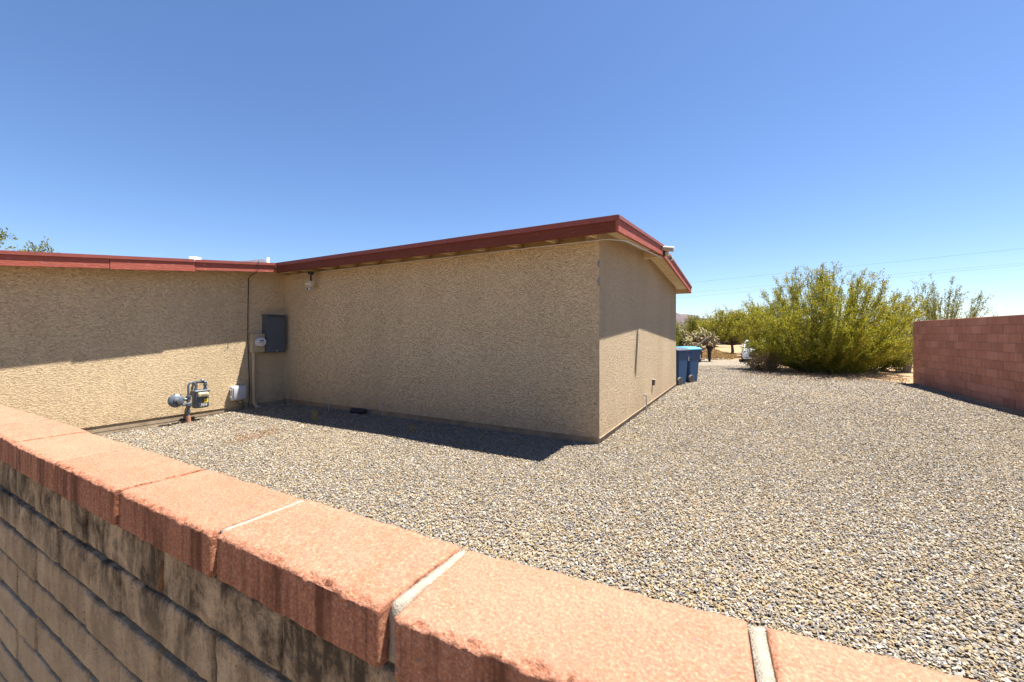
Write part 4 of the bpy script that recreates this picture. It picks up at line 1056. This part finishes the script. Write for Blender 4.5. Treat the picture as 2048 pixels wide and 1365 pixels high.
# pale rocks along the weeds
for k, (px, py, r) in enumerate(((1402, 719.5, 0.16), (1411, 720.5, 0.10), (1424, 719, 0.12), (1436, 719.5, 0.10), (1444, 718.5, 0.15), (1456, 719, 0.09), (1463, 718, 0.11))):
    bm = bmesh.new(); bmesh.ops.create_icosphere(bm, subdivisions=2, radius=r)
    for v in bm.verts: v.co *= 1 + 0.35 * mnoise.noise(v.co * (2.2 / r * 0.4) + Vector((k * 3, 0, 0))); v.co.z *= 0.7
    me = bpy.data.meshes.new('rock'); bm.to_mesh(me); bm.free(); me.materials.append(ROCK)
    o = link('rock', me); o.location = hit(px, py); o.location.z += r * 0.2
    tag(o, ['large pale rock next to the blue lidded bin, first of the row along the weeds', 'small pale rock second from the bins along the weeds', 'pale rock third from the bins along the weeds', 'small pale rock in the middle of the row along the weeds',
            'large pale rock right of the middle of the row along the weeds', 'small pale rock second from the car end of the row', 'pale rock at the end of the row nearest the car'][k], 'rock', 'pale rocks edging the dry weeds')

# ------------------------------------------------------------------ parked car
cp = ground_at(1512, 30.0)
car = thing('parked_car', 'white car facing the yard, half hidden behind the big bush', 'car', cp, math.radians(-96) + math.atan2(SA, CA) * 0 + 0.12)
# local +x is the nose
def loft(secs):
    m = len(secs[0]); vs = [q for s_ in secs for q in s_]
    fs = [(i * m + k, i * m + (k + 1) % m, (i + 1) * m + (k + 1) % m, (i + 1) * m + k) for i in range(len(secs) - 1) for k in range(m)]
    return vs, fs + [tuple(range(m))[::-1], tuple((len(secs) - 1) * m + k for k in range(m))]
def csec(x, zb_, zm, zt, wb, wm, wt):
    return [Vector(q) for q in ((x, -wb, zb_), (x, -wm, zm), (x, -wt, zt - 0.03), (x, -wt + 0.09, zt), (x, wt - 0.09, zt), (x, wt, zt - 0.03), (x, wm, zm), (x, wb, zb_))]
b = MB(); b.add(*loft([csec(-2.2, 0.45, 0.7, 0.98, 0.75, 0.8, 0.74), csec(-2.0, 0.26, 0.65, 1.02, 0.84, 0.9, 0.82), csec(-0.6, 0.24, 0.62, 1.0, 0.86, 0.92, 0.84), csec(0.9, 0.24, 0.62, 0.98, 0.86, 0.92, 0.82),
                       csec(1.75, 0.25, 0.58, 0.90, 0.86, 0.91, 0.76), csec(2.05, 0.28, 0.52, 0.80, 0.80, 0.86, 0.66), csec(2.18, 0.34, 0.48, 0.66, 0.68, 0.74, 0.58)]))
b.build('body', CARPAINT, car, bevel=0.02, seg=2, smooth=True)
b = MB(); b.add(*loft([csec(-1.95, 0.99, 1.0, 1.04, 0.78, 0.78, 0.72), csec(-1.3, 0.99, 1.2, 1.44, 0.80, 0.76, 0.62), csec(-0.4, 0.985, 1.2, 1.50, 0.80, 0.76, 0.62), csec(0.25, 0.975, 1.18, 1.43, 0.80, 0.75, 0.60), csec(1.05, 0.96, 0.97, 0.985, 0.78, 0.76, 0.70)]))
b.build('cabin_glass', GLASS_D, car, bevel=0.012, smooth=True)
b = MB(); b.add(*loft([csec(-1.4, 1.38, 1.42, 1.475, 0.66, 0.66, 0.63), csec(-0.4, 1.44, 1.48, 1.53, 0.66, 0.66, 0.64), csec(0.30, 1.39, 1.43, 1.465, 0.66, 0.66, 0.61)])); b.build('roof', CARPAINT, car, bevel=0.01, smooth=True)
for sy in (-1, 1):
    b = MB(); b.tube([(1.06, sy * 0.76, 0.98), (0.65, sy * 0.71, 1.22), (0.27, sy * 0.645, 1.43)], 0.045, 8); b.build('pillar', CARPAINT, car, smooth=True)
    b = MB(); b.tube([(2.06, sy * 0.44, 0.70), (2.0, sy * 0.62, 0.73), (1.82, sy * 0.80, 0.78)], [0.05, 0.085, 0.05], 10); b.build('headlight', LAMP, car, smooth=True)
    b = MB(); b.box((0.55, sy * 0.86 - 0.02, 0.97), (0.66, sy * 1.02 + 0.02, 1.10)); b.build('mirror', CARPAINT, car, bevel=0.02)
    for x in (1.35, -1.3):
        Mw = Matrix.Translation((x, sy * 0.80, 0.33)) @ Matrix.Rotation(-sy * math.pi / 2, 4, 'X')
        b = MB(); b.lathe([(0.2, -0.1), (0.32, -0.1), (0.335, -0.07), (0.335, 0.09), (0.315, 0.12), (0.22, 0.12)], 24, Mw); wh = b.build('wheel', BLACK, car, smooth=True)
        b = MB(); b.lathe([(0.21, 0.08), (0.2, 0.122), (0.05, 0.125)], 20, Mw); b.build('rim', CHROME, wh, smooth=True)
b = MB(); b.box((2.06, -0.50, 0.40), (2.20, 0.50, 0.58)); b.build('grille', BLACK, car, bevel=0.02)
b = MB(); b.box((1.95, -0.84, 0.25), (2.25, 0.84, 0.36)); b.build('bumper', CHROME, car, bevel=0.03)
b = MB(); b.box((1.9, -0.86, 0.12), (2.2, 0.86, 0.246)); b.build('valance', BLACK, car, bevel=0.02)

# ------------------------------------------------------------------ far shed, sign, overhead wires
sp = ground_at(1452, 75)
t = thing('shed', 'small pale shed with a teal metal roof far beyond the gravel', 'shed', sp, 0.45)
b = MB(); b.box((-1.6, -1.5, -0.2), (2.2, 1.5, 1.15)); b.build('wall', PALE_WALL, t)
b = MB(); b.prism([(-1.85, -1.75, 1.17), (-1.85, 0, 1.62), (-1.85, 1.75, 1.17), (-1.85, 0, 1.56)], (4.3, 0, 0)); b.build('roof', TEAL, t)
b = MB(); b.box((-1.66, -0.5, -0.1), (-1.61, 0.4, 0.9)); b.build('door', WHITE, t)
t = thing('sign', 'small pale sign on a post right of the pale cacti', 'sign', ground_at(1428, 44), 0.1)
b = MB(); b.tube([(0, 0, -0.2), (0, 0, 1.95)], 0.04, 8); b.build('post', GALV, t)
b = MB(); b.box((-0.2, -0.06, 1.45), (0.2, -0.045, 2.05)); b.build('plate', plain('sign_blue_white', (0.42, 0.47, 0.56), 0.5, var=0.3, scale=5), t)
wires = (((1385, 565), (2048, 497), 'highest of the three overhead wires crossing the sky on the right'),
         ((1350, 588), (2048, 526), 'middle one of the three overhead wires, close above the lowest'),
         ((1350, 597), (2048, 530), 'lowest of the three overhead wires crossing behind the big bush'))
for (a, c, lb), Y in zip(wires, (46, 60, 60)):
    A, C_ = at(a[0], Y * 1.15, py=a[1]), at(c[0], Y * 0.8, py=c[1])
    d = C_ - A; A0, C0 = A - d * 0.8, C_ + d * 0.6
    t = thing('overhead_wire', lb, 'wire', A0, 0, 'overhead wires')
    pts = []
    for k in range(25):
        u = k / 24; q = A0.lerp(C0, u) - A0; pts.append(q + Vector((0, 0, 0.25 * ((2 * u - 1) ** 2 - 0.3) * 0.4)))
    b = MB(); b.tube(pts, 0.0075, 4); b.build('strand', BLACK, t)

# ------------------------------------------------------------------ render
scene.render.engine = 'CYCLES'
scene.cycles.max_bounces = 6
scene.cycles.diffuse_bounces = 4
scene.cycles.transparent_max_bounces = 4
